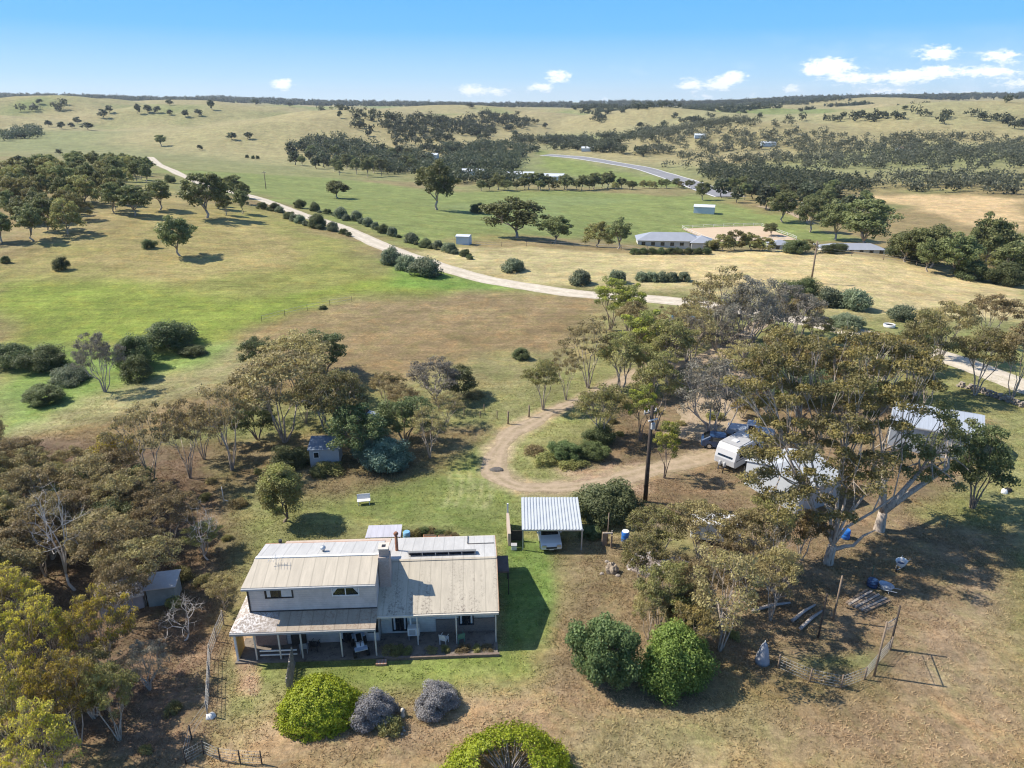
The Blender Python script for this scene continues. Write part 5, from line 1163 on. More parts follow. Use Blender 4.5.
for s in (-1, 1):
    MB().box(s*(W_/2+.003)-.01*(s < 0), -2.45, 1.12, s*(W_/2+.003)+.01, 2.55, 1.2).build('trim_stripe', dk, t)
    MB().box(s*(W_/2+.003)-.01*(s < 0), -1.9, 1.35, s*(W_/2+.003)+.012, -.9, 1.95).build('window', glass, t)
    MB().box(s*(W_/2+.003)-.01*(s < 0), .6, 1.35, s*(W_/2+.003)+.012, 1.6, 1.95).build('window', glass, t)
    mb = MB()
    for y in (-.35, .4): mb.tube([(s*(W_/2-.2), y, .34), (s*(W_/2+.02), y, .34)], [.34, .34], 18)
    mb.build('wheel', rubber, t)
MB().box(W_/2+.003, -.55, .6, W_/2+.015, .1, 2.1).build('door', gpaint, t)
MB().prism([(-.85, -L_/2+.03, 1.35), (.85, -L_/2+.03, 1.35), (.8, -L_/2+.24, 1.95), (-.8, -L_/2+.24, 1.95)], (0, -.03, .01)).build('front_window', glass, t)
mb = MB(); mb.tube([(-.7, -L_/2+.2, .5), (0, -L_/2-1.1, .5)], .05, 5); mb.tube([(.7, -L_/2+.2, .5), (0, -L_/2-1.1, .5)], .05, 5); mb.tube([(0, -L_/2-1.0, .1), (0, -L_/2-1.0, .7)], .04, 6); mb.build('drawbar', dk, t)
for x in (-.25, .25): MB().lathe((x, -L_/2-.35, .55), [(.14, 0), (.16, .1), (.16, .4), (.08, .5)], 12).build('gas_bottle', gpaint, t)
X, Y, z = at(714, 540); t = thing('box_trailer', 'white enclosed trailer hidden under the brown mallees', 'trailer', (X, Y, z), R(-12))
MB().box(-2.0, -.95, .5, 2.0, .95, 2.1).build('body', whitec, t, bevel=.05); MB().tube([(-.1, -1.0, .35), (-.1, -.8, .35)], [.35, .35], 16).tube([(-.1, .8, .35), (-.1, 1.0, .35)], [.35, .35], 16).build('wheel', rubber, t); MB().tube([(2.0, 0, .5), (3.0, 0, .5)], .05, 6).build('drawbar', dk, t)
X, Y, z = at(865, 545)
# ------------------------------------------------------------------ sheds
def shed(name, label, loc, rz_, L, W, eh, rh, roofm, wallm, door=None, win=(), cat='shed', over=.15, gutter=True, skillion=False):
    """ridge along x; front is -y"""
    t = thing(name, label, cat, loc, rz_); MB().box(-L/2, -W/2, -.3, L/2, W/2, eh).build('wall', wallm, t)
    if skillion:
        mb = MB(); mb.prism([(-L/2-over, -W/2-over, eh+.02), (L/2+over, -W/2-over, eh+.02), (L/2+over, W/2+over, rh), (-L/2-over, W/2+over, rh)], (0, 0, .05)); mb.build('roof', roofm, t)
    else:
        for s in (-1, 1): mb = MB(); mb.prism([(s*(L/2-.002), -W/2, eh), (s*(L/2-.002), W/2, eh), (s*(L/2-.002), 0, rh-.04)], (-s*.1, 0, 0)); mb.build('gable', wallm, t)
        for s in (-1, 1): mb = MB(); mb.prism([(-L/2-over, s*(W/2+over), eh-.02), (L/2+over, s*(W/2+over), eh-.02), (L/2+over, s*.003, rh), (-L/2-over, s*.003, rh)], (0, 0, .05)); mb.build('roof', roofm, t)
        if gutter: MB().box(-L/2-over, -W/2-over-.1, eh-.12, L/2+over, -W/2-over-.003, eh+.0).build('gutter', gpaint, t)
    if door: x0, x1, zh = door; MB().box(x0, -W/2-.03, 0, x1, -W/2-.003, zh).build('door', dk if door[2] < 0 else gpaint, t)
    for (x, zz, w_, h_) in win:
        f = MB().box(x-.06, -W/2-.03, zz-.06, x+w_+.06, -W/2-.003, zz+h_+.06).build('window', wpaint, t); MB().box(x, -W/2-.04, zz, x+w_, -W/2-.032, zz+h_).build('pane', glass, f)
    return t
X, Y, z = at(790, 492); shed('farm_shed', 'white gabled shed beside the caravan under the large gum', (X, Y, z), R(28), 5.4, 6.4, 2.5, 3.5, roofmat('white_roof', (.52, .55, .58), .5, .7, var=.06), white_tin, door=(-2, .6, 2.2))
X, Y, z = at(930, 443); shed('farm_shed', 'far white gabled shed behind the dark drooping gum', (X, Y, z), R(-28), 8.2, 6.8, 2.9, 4.1, zinc, white_tin, door=(-1, 2, 2.5))
X, Y, z = at(327, 461); shed('garden_shed', 'small grey skillion shed with one dark window under leaning mallees', (X, Y, z), R(6), 2.9, 2.4, 1.9, 2.25, roofmat('slate_blue_sheet', (.20, .25, .32), .5), surf('grey_blue_wall', (.42, .45, .47), .8, .1, 2), win=[(-1.0, 1.05, .45, .55)], skillion=True)
X, Y, z = at(123, 603); shed('tin_shed', 'low tin shed with mottled shade in its roof colour under the rusty mallee in the left thicket', (X, Y, z), R(28), 2.8, 2.6, 1.3, 1.9, roof_lich_dapple, surf('grey_tin_wall', (.30, .29, .31), .8, .2, 2))  # roof blots put mottled shade into the colour
X, Y, z = at(166, 598); shed('tin_shed', 'boxy grey green tin shed at the right end of the left thicket', (X, Y, z), R(12), 1.9, 1.7, 1.5, 1.65, galv, surf('teal_grey_wall', (.20, .24, .25), .8, .2, 2), skillion=True)
# rough mound
def lump(name, label, cat, px, py, rx, ry, h, mat, seed, group=None, jag=.35, sub=4, loc=None):
    X, Y, z = at(px, py) if loc is None else loc
    bm_ = bpy.data.meshes.new(name); import bmesh
    b = bmesh.new(); bmesh.ops.create_icosphere(b, subdivisions=sub, radius=1)
    rr = np.random.default_rng(seed); o3 = rr.random(3)*50
    for v in b.verts:
        c = v.co; k = 1+jag*(float(fbm(c.x*2+o3[0]+c.z, c.y*2+o3[1]-c.z, .8, seed, 3))-.5)*2
        v.co = (c.x*rx*k, c.y*ry*k, max(-.12, c.z*h*k))
    b.to_mesh(bm_); b.free(); bm_.materials.append(mat); o = bpy.data.objects.new(name, bm_); col.objects.link(o); o.location = (X, Y, z)
    return tag(o, label, cat, group)
mound_mat = surf('mottled_rubble', (.26, .21, .18), .95, .3, 2, (.55, .52, .50), 4.5, (.5, .6), bump=.8)
lump('rubble_mound', 'low mottled rubble mound with pale patches among the brown mallees', 'mound', 660, 566, 2.3, 1.3, .75, mound_mat, 3, jag=.6)
X, Y, z = at(637, 566); t = thing('sheet_pile', 'leaning cream sheets at the left end of the rubble mound', 'sheets', (X, Y, z), R(60)); MB().prism([(-.8, 0, 0), (.8, 0, 0), (.7, .35, .7), (-.7, .3, .8)], (0, .05, 0)).build('sheet', cpaint, t); MB().prism([(-.3, -.35, 0), (.9, -.25, 0), (.8, .0, .5), (-.2, -.05, .55)], (0, .04, 0)).build('sheet', terra, t)
lump('tree_stump', 'pale cut tree stump on the bare yard', 'stump', 612, 572, .5, .42, .75, surf('cut_wood', (.42, .34, .25), .9, .3, 3, (.16, .12, .09), 3, (.5, .62), bump=.5), 5, jag=.5, sub=3)
for k, (px, py) in enumerate([(602, 574), (607, 562), (618, 576)]): lump('stone', 'small pale stone around the cut stump', 'stone', px, py, .2, .16, .16, stone, 20+k, 'stones around the cut stump', sub=2)
# timber posts by the drum
X, Y, z = at(606, 545); t = thing('timber_posts', 'cluster of short weathered posts with a tall pole beside the carport shrub', 'posts', (X, Y, z))
MB().box(-.35, -.12, -.1, .05, .2, 1.15).build('post', tpost, t); MB().box(.3, -.5, -.1, .44, -.36, 1.2).build('post', tpost, t); MB().box(.42, .1, -.1, .52, .2, 1.3).build('post', timber, t); MB().tube([(.15, .3, -.1), (.15, .3, 2.9)], .045, 6).build('pole', tpost, t); MB().box(-.3, -.14, 1.16, .5, .0, 1.24).build('rail', timber, t)
# ------------------------------------------------------------------ poles
def power_pole(px, py, ty, label, r_=.16, arm=1.2, mat=timber_d, trans=False, rz_=0.5):
    X, Y, z = at(px, py); h = zat(Y, ty)-z; t = thing('power_pole', label, 'power pole', (X, Y, z), rz_)
    MB().tube([(0, 0, -.3), (0, 0, h)], [r_*1.15, r_*.8], 10).build('pole', mat, t)
    MB().box(-arm, .16, h-.75, arm, .28, h-.62).build('crossarm', timber, t)
    for x in (-arm*.9, -arm*.3, arm*.4, arm*.9): MB().lathe((x, .22, h-.62), [(.03, 0), (.07, .05), (.05, .12), (.07, .16), (.02, .24)], 8).build('insulator', wpaint, t)
    if trans:
        MB().box(-.2, -.42, h-2.1, .18, -.17, h-1.5).build('transformer', gpaint, t, bevel=.05); MB().box(-.5, -.25, h-1.3, .5, -.16, h-1.2).build('bracket', wpaint, t)
    return t, h
power_pole(645, 502, 406, 'tall black power pole with pale transformer above the driveway', .19, .7, trans=True)
power_pole(811, 283, 241, 'timber power pole standing beside the hay paddock', .17, .9, tpost)
power_pole(266, 189, 171, 'distant power pole beside the road shrubs on the hill', .16, .9, tpost)
# clothes line post
X, Y, z = at(224, 502); t = thing('clothesline_post', 'thin white post with short arm left of the back lawn', 'post', (X, Y, z)); MB().tube([(0, 0, -.1), (0, 0, 1.6)], .035, 6).build('pole', wpaint, t); MB().tube([(0, 0, .25), (.5, -.2, .2)], .035, 5).build('arm', wpaint, t)
# white lounger on the lawn
X, Y, z = at(364, 504); t = thing('garden_bench', 'white garden bench lying on the back lawn', 'bench', (X, Y, z), R(10)); MB().box(-.6, -.25, .38, .6, .2, .43).build('seat', wpaint, t, bevel=.01); MB().prism([(-.6, .2, .43), (.6, .2, .43), (.6, .38, .85), (-.6, .38, .85)], (0, .04, 0)).build('backrest', wpaint, t)
for x in (-.5, .5):
    for y in (-.18, .15): MB().box(x-.03, y-.03, 0, x+.03, y+.03, .379).build('leg', wpaint, t)
# quad bike and chairs under the verandah
q = hw(-9.2, .85, .1); t = thing('quad_bike', 'white and blue quad bike parked under the verandah', 'quad bike', q, R(20))
MB().prism([(-.25, -.8, .55), (-.25, -.3, .78), (-.25, .8, .75), (-.25, .7, .5)], (.5, 0, 0)).build('body', whitec, t, bevel=.04); MB().box(-.42, -.85, .62, .42, -.45, .68).build('mudguard', palec, t); MB().box(-.42, .45, .68, .42, .9, .74).build('mudguard', palec, t); MB().box(-.17, -.1, .8, .17, .6, .9).build('seat', rubber, t, bevel=.03); MB().tube([(-.38, -.3, 1.05), (0, -.4, 1.0), (.38, -.3, 1.05)], .025, 6).tube([(0, -.4, 1.0), (0, -.45, .7)], .03, 6).build('handlebar', dk, t)
for x in (-.42, .42):
    for y in (-.6, .6): MB().tube([(x-.1, y, .26), (x+.1, y, .26)], [.26, .26], 16).build('wheel', rubber, t)
def chair(q, mat, label, rz_):
    t = thing('garden_chair', label, 'chair', q, rz_); MB().box(-.25, -.25, .4, .25, .25, .44).build('seat', mat, t, bevel=.01); MB().prism([(-.25, .22, .44), (.25, .22, .44), (.22, .36, .95), (-.22, .36, .95)], (0, .03, 0)).build('backrest', mat, t)
    for x in (-.22, .22):
        for y in (-.22, .22): MB().box(x-.02, y-.02, 0, x+.02, y+.02, .399).build('leg', mat, t)
        MB().box(x-.02, -.25, .62, x+.02, .25, .65).build('armrest', mat, t)
chair(hw(-3.6, 1.2, .1), wpaint, 'white garden chair before the right hand verandah wall', R(160)); chair(hw(-2.5, 1.3, .1), surf('green_plastic', (.12, .25, .18), .5, .1, 3), 'green garden chair right of the white one', R(200)); chair(hw(-12.2, 1.1, .1), dk, 'dark garden chair left of the quad bike', R(170)); chair(hw(-12.9, .9, .1), tarp, 'grey garden chair left of the dark one', R(190))
# ------------------------------------------------------------------ right of the house
X, Y, z = at(509.5, 546); t = thing('brick_pillar_wall', 'short brick wall end with white post on top beyond the farmhouse corner', 'wall', (X, Y, z), HR); MB().box(-.12, 0, -.1, .12, 3.2, 1.2).build('wall', brick_mat('pale_brick', (.46, .34, .27), (.5, .4, .32), (.4, .36, .3)), t); MB().box(-.07, 3.2, -.1, .07, 3.34, 2.1).build('post', wpaint, t)
X, Y, z = at(517, 541); t = thing('board_gate', 'dark board gate between brick wall and carport', 'gate', (X, Y, z), 0); MB().box(-.45, 0, .05, .5, .05, 1.0).build('board_panel', timber_d, t); MB().box(-.5, -.02, 0, -.452, .07, 1.1).build('post', timber_d, t); MB().box(.502, -.02, 0, .55, .07, 1.1).build('post', timber_d, t)
X, Y, z = at(514, 549); t = thing('storage_box', 'small white box at the foot of the brick wall', 'box', (X, Y, z)); MB().box(-.22, -.2, 0, .22, .2, .4).build('box', wpaint, t, bevel=.02); MB().box(-.24, -.22, .402, .24, .22, .45).build('lid', gpaint, t)
# ------------------------------------------------------------------ fences
def fence_line(label, pts, h, spacing, postm, rails, name='wire_fence', pr=.04, wires=(.3, .6, .9), mesh=False, cat='fence', wr=.012, rx=False):
    ln = P(pts); seg = np.linalg.norm(np.diff(ln, axis=0), axis=1); tot_ = seg.sum(); n = max(1, int(round(tot_/spacing)))
    cs = np.concatenate([[0], np.cumsum(seg)]); ps = [(np.interp(k*tot_/n, cs, ln[:, 0]), np.interp(k*tot_/n, cs, ln[:, 1])) for k in range(n+1)]
    z0 = [float(hm(*p)) for p in ps]; o0 = np.array([*ps[0], z0[0]]); t = thing(name, label, cat, tuple(o0))
    Q = [np.array([p[0], p[1], z])-o0 for p, z in zip(ps, z0)]
    for q in Q: MB().tube([q-(0, 0, .2), q+(0, 0, h*random.uniform(.95, 1.06))], [pr, pr*.9], 6).build('post', postm, t)
    mb = MB()
    for a, b in zip(Q[:-1], Q[1:]):
        for w_ in wires: mb.tube([a+(0, 0, h*w_), (a+b)/2+(0, 0, h*w_-.02), b+(0, 0, h*w_)], wr, 4)
        if mesh:
            m_ = int(np.linalg.norm(b-a)/.22)
            for k in range(1, m_): c = a+(b-a)*k/m_; mb.tube([c+(0, 0, .03), c+(0, 0, h*wires[-1])], wr*.6, 3)
    mb.build('wires', rails, t); return t
wire = surf('old_wire', (.38, .37, .35), .6, .2, 3)
fence_line('pale rail and wire fence running from the farmhouse corner down the left side', [(224, 625), (211, 655), (209, 700), (208, 716)], 1.2, 1.8, timber, wire, wires=(.25, .5, .75, .98), wr=.018, pr=.05, mesh=True)
fence_line('mesh fence at the bottom left beside the open ground', [(186, 764), (200, 752), (225, 763), (262, 764)], 1.0, 1.3, timber_d, wire, wires=(.1, .3, .5, .7, .95), mesh=True, wr=.012)
fence_line('thin dark post fence below the left side fence', [(208, 716), (190, 742), (186, 764)], 1.1, 1.8, timber_d, wire, wires=(.3, .6, .95))
# leaning paling fence to the verandah
a = np.array(at(291, 694)); b = np.array(hw(-13.3, .1)); d = b-a; t = thing('paling_fence', 'greyed leaning paling fence from verandah to the cushion shrub', 'fence', tuple(a), math.atan2(d[1], d[0])); Ln = np.linalg.norm(d[:2])
mb = MB()
for k in range(int(Ln/.13)): x = k*.13; mb.prism([(x, 0, 0), (x+.09, 0, 0), (x+.09, .22, 1.0+.08*random.random()), (x, .22, 1.0+.08*random.random())], (0, .02, 0))
mb.build('palings', timber, t); MB().box(0, .08, .25, Ln, .12, .33).box(0, .17, .7, Ln, .21, .78).build('rail', timber, t)
for x in (0, Ln*.5, Ln-.1): MB().box(x, .1, -.2, x+.1, .2, 1.25).build('post', timber, t)
lump('white_bucket', 'white lump at the lower end of the left side fence', 'bucket', 211, 717, .28, .25, .3, wpaint, 31, sub=3)
# old posts on the track corner
for i, (px, py, h) in enumerate([(382, 398, .9), (396, 401, .9), (412, 405, .9), (425, 409, .9), (439, 412, .9), (453, 413, .9), (464, 416, 1.0), (480, 418, .9), (508, 424, 1.6), (529, 417, 1.5), (543, 409, 1.2), (484, 411, .9), (497, 419, 1.0)]):
    X, Y, z = at(px, py); o = MB().tube([(0, 0, -.2), (.03*random.random(), 0, h)], [.1 if h > 1.1 else .06, .09 if h > 1.1 else .05], 7).build('fence_post', tpost)
    o.location = (X, Y, z); tag(o, 'grey fence post in the row between lawn and paddock' if h < 1.1 else {508: 'thick fence post at the edge of the drive', 529: 'thick fence post across the drive', 543: 'shorter strainer post under the small olive mallee'}[px], 'post', 'old fence posts by the drive' if h < 1.1 else None)
# fence lines in the paddocks
fence_line('post and wire fence along the upper edge of the hay paddock', [(476, 247), (560, 246), (640, 251), (740, 250), (870, 258), (950, 272)], 1.2, 7, tpost, wire, wires=(.5, .95), wr=.02, pr=.07)
fence_line('post and wire fence across the green slope', [(262, 322), (300, 312), (330, 306), (352, 302)], 1.1, 5, timber_d, wire, wires=(.5, .95), wr=.02)
# ------------------------------------------------------------------ poultry run, lower right
fence_line('wire netting run with short posts around the shaded patch', [(778, 668), (800, 678), (834, 691), (858, 682), (868, 678), (880, 660), (890, 650)], 1.05, 1.9, tpost, wire, name='netting_fence', wires=(.08, .3, .5, .7, .95), mesh=True, wr=.014, pr=.06)
for px, py, ty, lb in [(889.5, 649, 606, 'tall dark post at the corner of the netting run'), (874, 676, 622, 'tall weathered post left of the corner post'), (833, 620, 576, 'tall pole behind the netting run'), (818, 638, 594, 'tall dark pole left of the one behind the run')]:
    X, Y, z = at(px, py); h = zat(Y, ty)-z; o = MB().tube([(0, 0, -.2), (.04, .02, h)], [.075, .06], 7).build('tall_post', timber_d if 'dark' in lb else tpost); o.location = (X, Y, z); tag(o, lb, 'post')
A = np.array(at(874, 676)); B = np.array(at(889.5, 649)); t = thing('roof_frame', 'slanting wire frame between the two tall corner posts', 'frame', tuple(A)); mb = MB()
a = np.array([0, 0, zat(A[1], 622)-.15]); b = B-A+np.array([0, 0, 2.6]); c_ = a+np.array([-.9, .5, .1])
mb.tube([a, b], .035, 5); mb.tube([a+(0, 0, -.5), b+(0, 0, -.6)], .02, 4)
for k in range(8): p_ = a+(b-a)*k/8; mb.tube([p_, p_+(0, 0, -1.1)], .012, 3)
mb.build('frame', timber, t)
# covered object
X, Y, z = at(762, 662); t = thing('covered_umbrella', 'closed grey covered garden umbrella left of the netting run', 'umbrella', (X, Y, z)); MB().lathe((0, 0, 0), [(.5, .0), (.46, .25), (.36, .8), (.22, 1.35), (.06, 1.6)], 9).build('cover', tarp, t); MB().tube([(0, 0, 1.55), (0, 0, 1.75)], .03, 6).build('tip', wpaint, t)
# planks
for i in range(7):
    a = at(846+i*3.0, 604+i*1.4); b = at(868+i*3.6, 590+i*1.8); a = np.array(a); b = np.array(b); d = b-a; o = MB().box(0, -.09, 0, np.linalg.norm(d[:2]), .09, .1+.03*(i % 2)).build('timber_plank', timber if i % 2 else tpost); o.location = tuple(a+np.array([0, 0, .02])); o.rotation_euler = (0, 0, math.atan2(d[1], d[0])); tag(o, 'long weathered plank lying in the row behind the netting run', 'plank', 'planks lying behind the netting run')
for (a, b, lb) in [((792, 622), (815, 606), 'fallen grey log right of the silver grey mallee'), ((800, 630), (822, 612), 'fallen grey log nearest the tall pole'), ((752, 612), (790, 604), 'long fallen branch under the silver grey mallee')]:
    a = np.array(at(*a)); b = np.array(at(*b)); o = MB().tube([(0, 0, .12), tuple((b-a)*.5+(.05, .1, .18)), tuple(b-a+(0, 0, .12))], [.13, .12, .07], 8).build('fallen_log', bark_grey); o.location = tuple(a); tag(o, lb, 'log')
# wheelbarrow and tubs
def barrow(px, py, rz_, label, mat, inner):
    X, Y, z = at(px, py); t = thing('wheelbarrow', label, 'wheelbarrow', (X, Y, z), rz_); mb = MB(); n = 14; V = []
    for (r0, r1, zz) in ((.28, .36, .32), (.42, .55, .68), (.38, .51, .67), (.25, .33, .36)):
        for i in range(n): a = 2*PI*i/n; V.append((r0*math.cos(a)*1.0, r1*math.sin(a), zz))
    Fs = [tuple(range(n))[::-1], tuple(range(3*n, 4*n))]+[(k*n+i, k*n+(i+1) % n, (k+1)*n+(i+1) % n, (k+1)*n+i) for k in range(3) for i in range(n)]
    mb.add(V, Fs); mb.build('tray', mat, t)
    MB().lathe((0, 0, .365), [(.24, 0), (.27, .06)], 14).build('load', inner, t)
    MB().tube([(-.3, -.9, .62), (-.25, 0, .3), (-.06, .75, .2)], .025, 6).tube([(.3, -.9, .62), (.25, 0, .3), (.06, .75, .2)], .025, 6).build('handle', galv, t)
    MB().tube([(-.05, .72, .2), (.05, .72, .2)], [.2, .2], 16).build('wheel', rubber, t); MB().tube([(-.22, -.3, .3), (-.22, -.35, 0)], .02, 5).tube([(.22, -.3, .3), (.22, -.35, 0)], .02, 5).build('leg', galv, t)
barrow(900, 568, R(130), 'pale wheelbarrow with dark load in the tree shadow', wpaint, blued)
barrow(885, 592, R(40), 'blue grey wheelbarrow at the end of the planks', palec, wpaint)
drum(872, 586, .55, .4, blued, 'dark blue open tub behind the blue grey wheelbarrow', 'plastic_tub', 'tub')
drum(845, 538, .8, .35, bluep, 'blue drum between the two large gum trunks')
lump('rubbish_bag', 'white rubbish bag on the right hand grass', 'bag', 1004, 493, .3, .28, .4, wpaint, 41, sub=3); lump('rubbish_bag', 'black rubbish bag behind the white bag on the right hand grass', 'bag', 1008, 491, .35, .3, .35, rubber, 42, sub=3)
for px, py, lb in [(981, 497, 'green metal stake on the right hand grass'), (946, 527, 'dark metal stake in front of the drooping gum'), (872, 575, 'short pale stake left of the pale wheelbarrow')]:
    X, Y, z = at(px, py); o = MB().box(-.03, -.03, -.1, .03, .03, .9).build('stake', surf('stake_paint', (.16, .2, .12), .8)); o.location = (X, Y, z); tag(o, lb, 'stake')
# ornament and stones by the mauve shrubs
X, Y, z = at(403, 716); t = thing('garden_ornament', 'small white garden ornament between the two mauve shrubs', 'ornament', (X, Y, z)); MB().lathe((0, 0, 0), [(.16, 0), (.14, .1), (.08, .2), (.13, .4), (.1, .55), (.04, .6)], 12).build('figure', cpaint, t)
for k in range(9):
    a = 2*PI*k/9; X, Y, z = at(398, 731); lump('stone', 'pale stone in the little ring before the mauve shrubs', 'stone', 0, 0, .1, .09, .1, stone, 60+k, 'ring of stones before the mauve shrubs', sub=2, loc=(X+.35*math.cos(a), Y+.35*math.sin(a), z))
lump('gravel_heap', 'small dark gravel heap at the drive edge', 'heap', 497, 470, .7, .45, .22, surf('dark_gravel', (.12, .11, .1), .95, .3, 8), 71, sub=3)
# dry stone wall by the road
pts = P([(958, 386), (985, 394), (1005, 401), (1040, 414)]); t = thing('stone_wall', 'rough dry stone wall along the lower side of the pale road', 'wall', (pts[0][0], pts[0][1], float(hm(*pts[0]))))
mb = MB(); o0 = np.array([*pts[0], float(hm(*pts[0]))]); rr = np.random.default_rng(8)
for a, b in zip(pts[:-1], pts[1:]):
    n = int(np.linalg.norm(b-a)/.35)
    for k in range(n):
        for l in range(3):
            p_ = a+(b-a)*(k+rr.random()*.5)/n+rr.normal(size=2)*.12; zz = float(hm(*p_)); c_ = np.array([p_[0], p_[1], zz+.12+.24*l])-o0; s_ = rr.uniform(.12, .22, 3)
            V = [c_+np.array([x*s_[0], y*s_[1], q*s_[2]*.8])*rr.uniform(.75, 1.1) for x in (-1, 1) for y in (-1, 1) for q in (-1, 1)]
            mb.add(V, [(0, 1, 3, 2), (4, 6, 7, 5), (0, 4, 5, 1), (2, 3, 7, 6), (0, 2, 6, 4), (1, 5, 7, 3)])
mb.build('stones', stone, t)
# ------------------------------------------------------------------ valley buildings
def hiproof(name, label, px, py, L, W, eh, rh, rz_, rm, wm, cat='house', hip=True):
    if py > 300: Y = py-1000.0; X = (px-512)/F/(CC+(140/F)*SS)*Y; z = float(hm(X, Y))
    else: X, Y, z = at(px, py)
    t = thing(name, label, cat, (X, Y, z), rz_); MB().box(-L/2, -W/2, -1, L/2, W/2, eh).build('wall', wm, t)
    o = .5; hx = L/2-W/2 if hip else L/2
    mb = MB(); mb.add([(-L/2-o, -W/2-o, eh), (L/2+o, -W/2-o, eh), (L/2+o, W/2+o, eh), (-L/2-o, W/2+o, eh), (-hx, 0, rh), (hx, 0, rh)], [(0, 1, 5, 4), (1, 2, 5), (2, 3, 4, 5), (3, 0, 4), (0, 3, 2, 1)]); mb.build('roof', rm, t)
    for k in range(int(L/3)):
        x = -L/2+1.2+k*3; MB().box(x, -W/2-.04, 1, x+1.2, -W/2-.005, 2.1).build('window', glass, t)
    return t
bluegrey = surf('blue_grey_iron', (.33, .35, .39), .5, .08, .5); palew = surf('pale_wall', (.55, .54, .50), .8, .1, .5); greyr = surf('mid_grey_iron', (.42, .44, .47), .5, .08, .5)
hiproof('farm_house', 'long blue grey roofed house in the valley left of the sand arena', 668, 1231, 20, 9, 2.6, 4.6, R(-6), bluegrey, palew)
hiproof('farm_house', 'small blue roofed wing right of the long blue grey house', 701, 1228, 8, 7, 2.6, 4.2, R(84), bluegrey, palew)
hiproof('farm_building', 'small blue roof between the sand arena and the power pole', 779, 1226, 6, 5, 2.4, 3.6, R(0), bluegrey, palew)
hiproof('farm_building', 'long low blue grey roof at the right edge of the hay paddock', 852, 1222, 18, 7, 2.2, 3.6, R(-3), bluegrey, palew)
hiproof('farm_building', 'small pale roofed building among the right valley gums', 815, 210, 11, 7, 3, 5, R(10), greyr, palew)
def vshed(px, py, L, W, eh, rh, rz_, label, rm=None, wm=None, name='farm_shed'):
    X, Y, z = at(px, py); return shed(name, label, (X, Y, z), rz_, L, W, eh, rh, rm or surf('white_iron', (.62, .66, .70), .5, .05, .3), wm or surf('pale_blue_tin', (.52, .60, .66), .6, .05, .3), over=.2)
vshed(704, 213, 9, 6, 3, 3.8, R(-18), 'white boxy shed in the green paddock beyond the sand arena')
vshed(464, 244, 3.4, 3, 2.2, 2.5, R(-12), 'little white shed above the road shrubs')
for px, py, L, W, lb in [(518, 178, 24, 9, 'left long pale shed behind the valley tree line'), (546, 180, 26, 10, 'right long pale shed behind the valley tree line'), (474, 175, 18, 8, 'pale roofed house left of the two long valley sheds'), (403, 168, 14, 8, 'pale roof among the dark valley gums'), (411, 170, 10, 7, 'small pale roof right of the one among the dark gums'), (589, 151, 16, 9, 'distant white house above the highway'), (768, 146, 14, 9, 'distant farm building on the right hillside'), (700, 138, 12, 8, 'distant pale roof on the slope above the highway'), (905, 152, 16, 9, 'rust roofed distant farm building on the right'), (432, 158, 12, 8, 'distant pale roof in the far valley')]:
    vshed(px, py, L, W, 3, 4.6, R(-8), lb, rm=surf('rust_iron', (.34, .24, .19), .8, .1, .3) if 'rust' in lb else None)
# sand arena and its rails
AR = P([(682, 229), (760, 226), (798, 240), (712, 242)]); n_ = 14
def quad_sheet(name, Q, mat, off, n=16, label=None, kind_='structure'):
    V = []
    for i in range(n+1):
        for j in range(n+1):
            a, b = i/n, j/n; p_ = (Q[0]*(1-a)+Q[1]*a)*(1-b)+(Q[3]*(1-a)+Q[2]*a)*b; V.append((p_[0], p_[1], float(hm(*p_))+off))
    id_ = np.arange((n+1)**2).reshape(n+1, n+1); Fq = np.stack([id_[:-1, :-1], id_[1:, :-1], id_[1:, 1:], id_[:-1, 1:]], -1).reshape(-1, 4)
    return tag(link(name, npmesh(name, V, Fq[:, ::-1], True), mat), label, kind=kind_)
quad_sheet('sand_arena', AR, surf('arena_sand', (.56, .43, .30), .95, .08, .2, spec=.1), .12, label='rectangular sand riding arena')
fence_line('pale rail fence around the sand riding arena', [(682, 229), (760, 226), (798, 240), (712, 242), (682, 229)], 1.3, 5, wpaint, wpaint, name='rail_fence', wires=(.5, .95), wr=.05, pr=.08)
drape('farm_track', [(758, 206), (790, 213), (812, 224)], 3.5, dirt, .1, rag=.2, label='dirt track in the right valley', step=3)

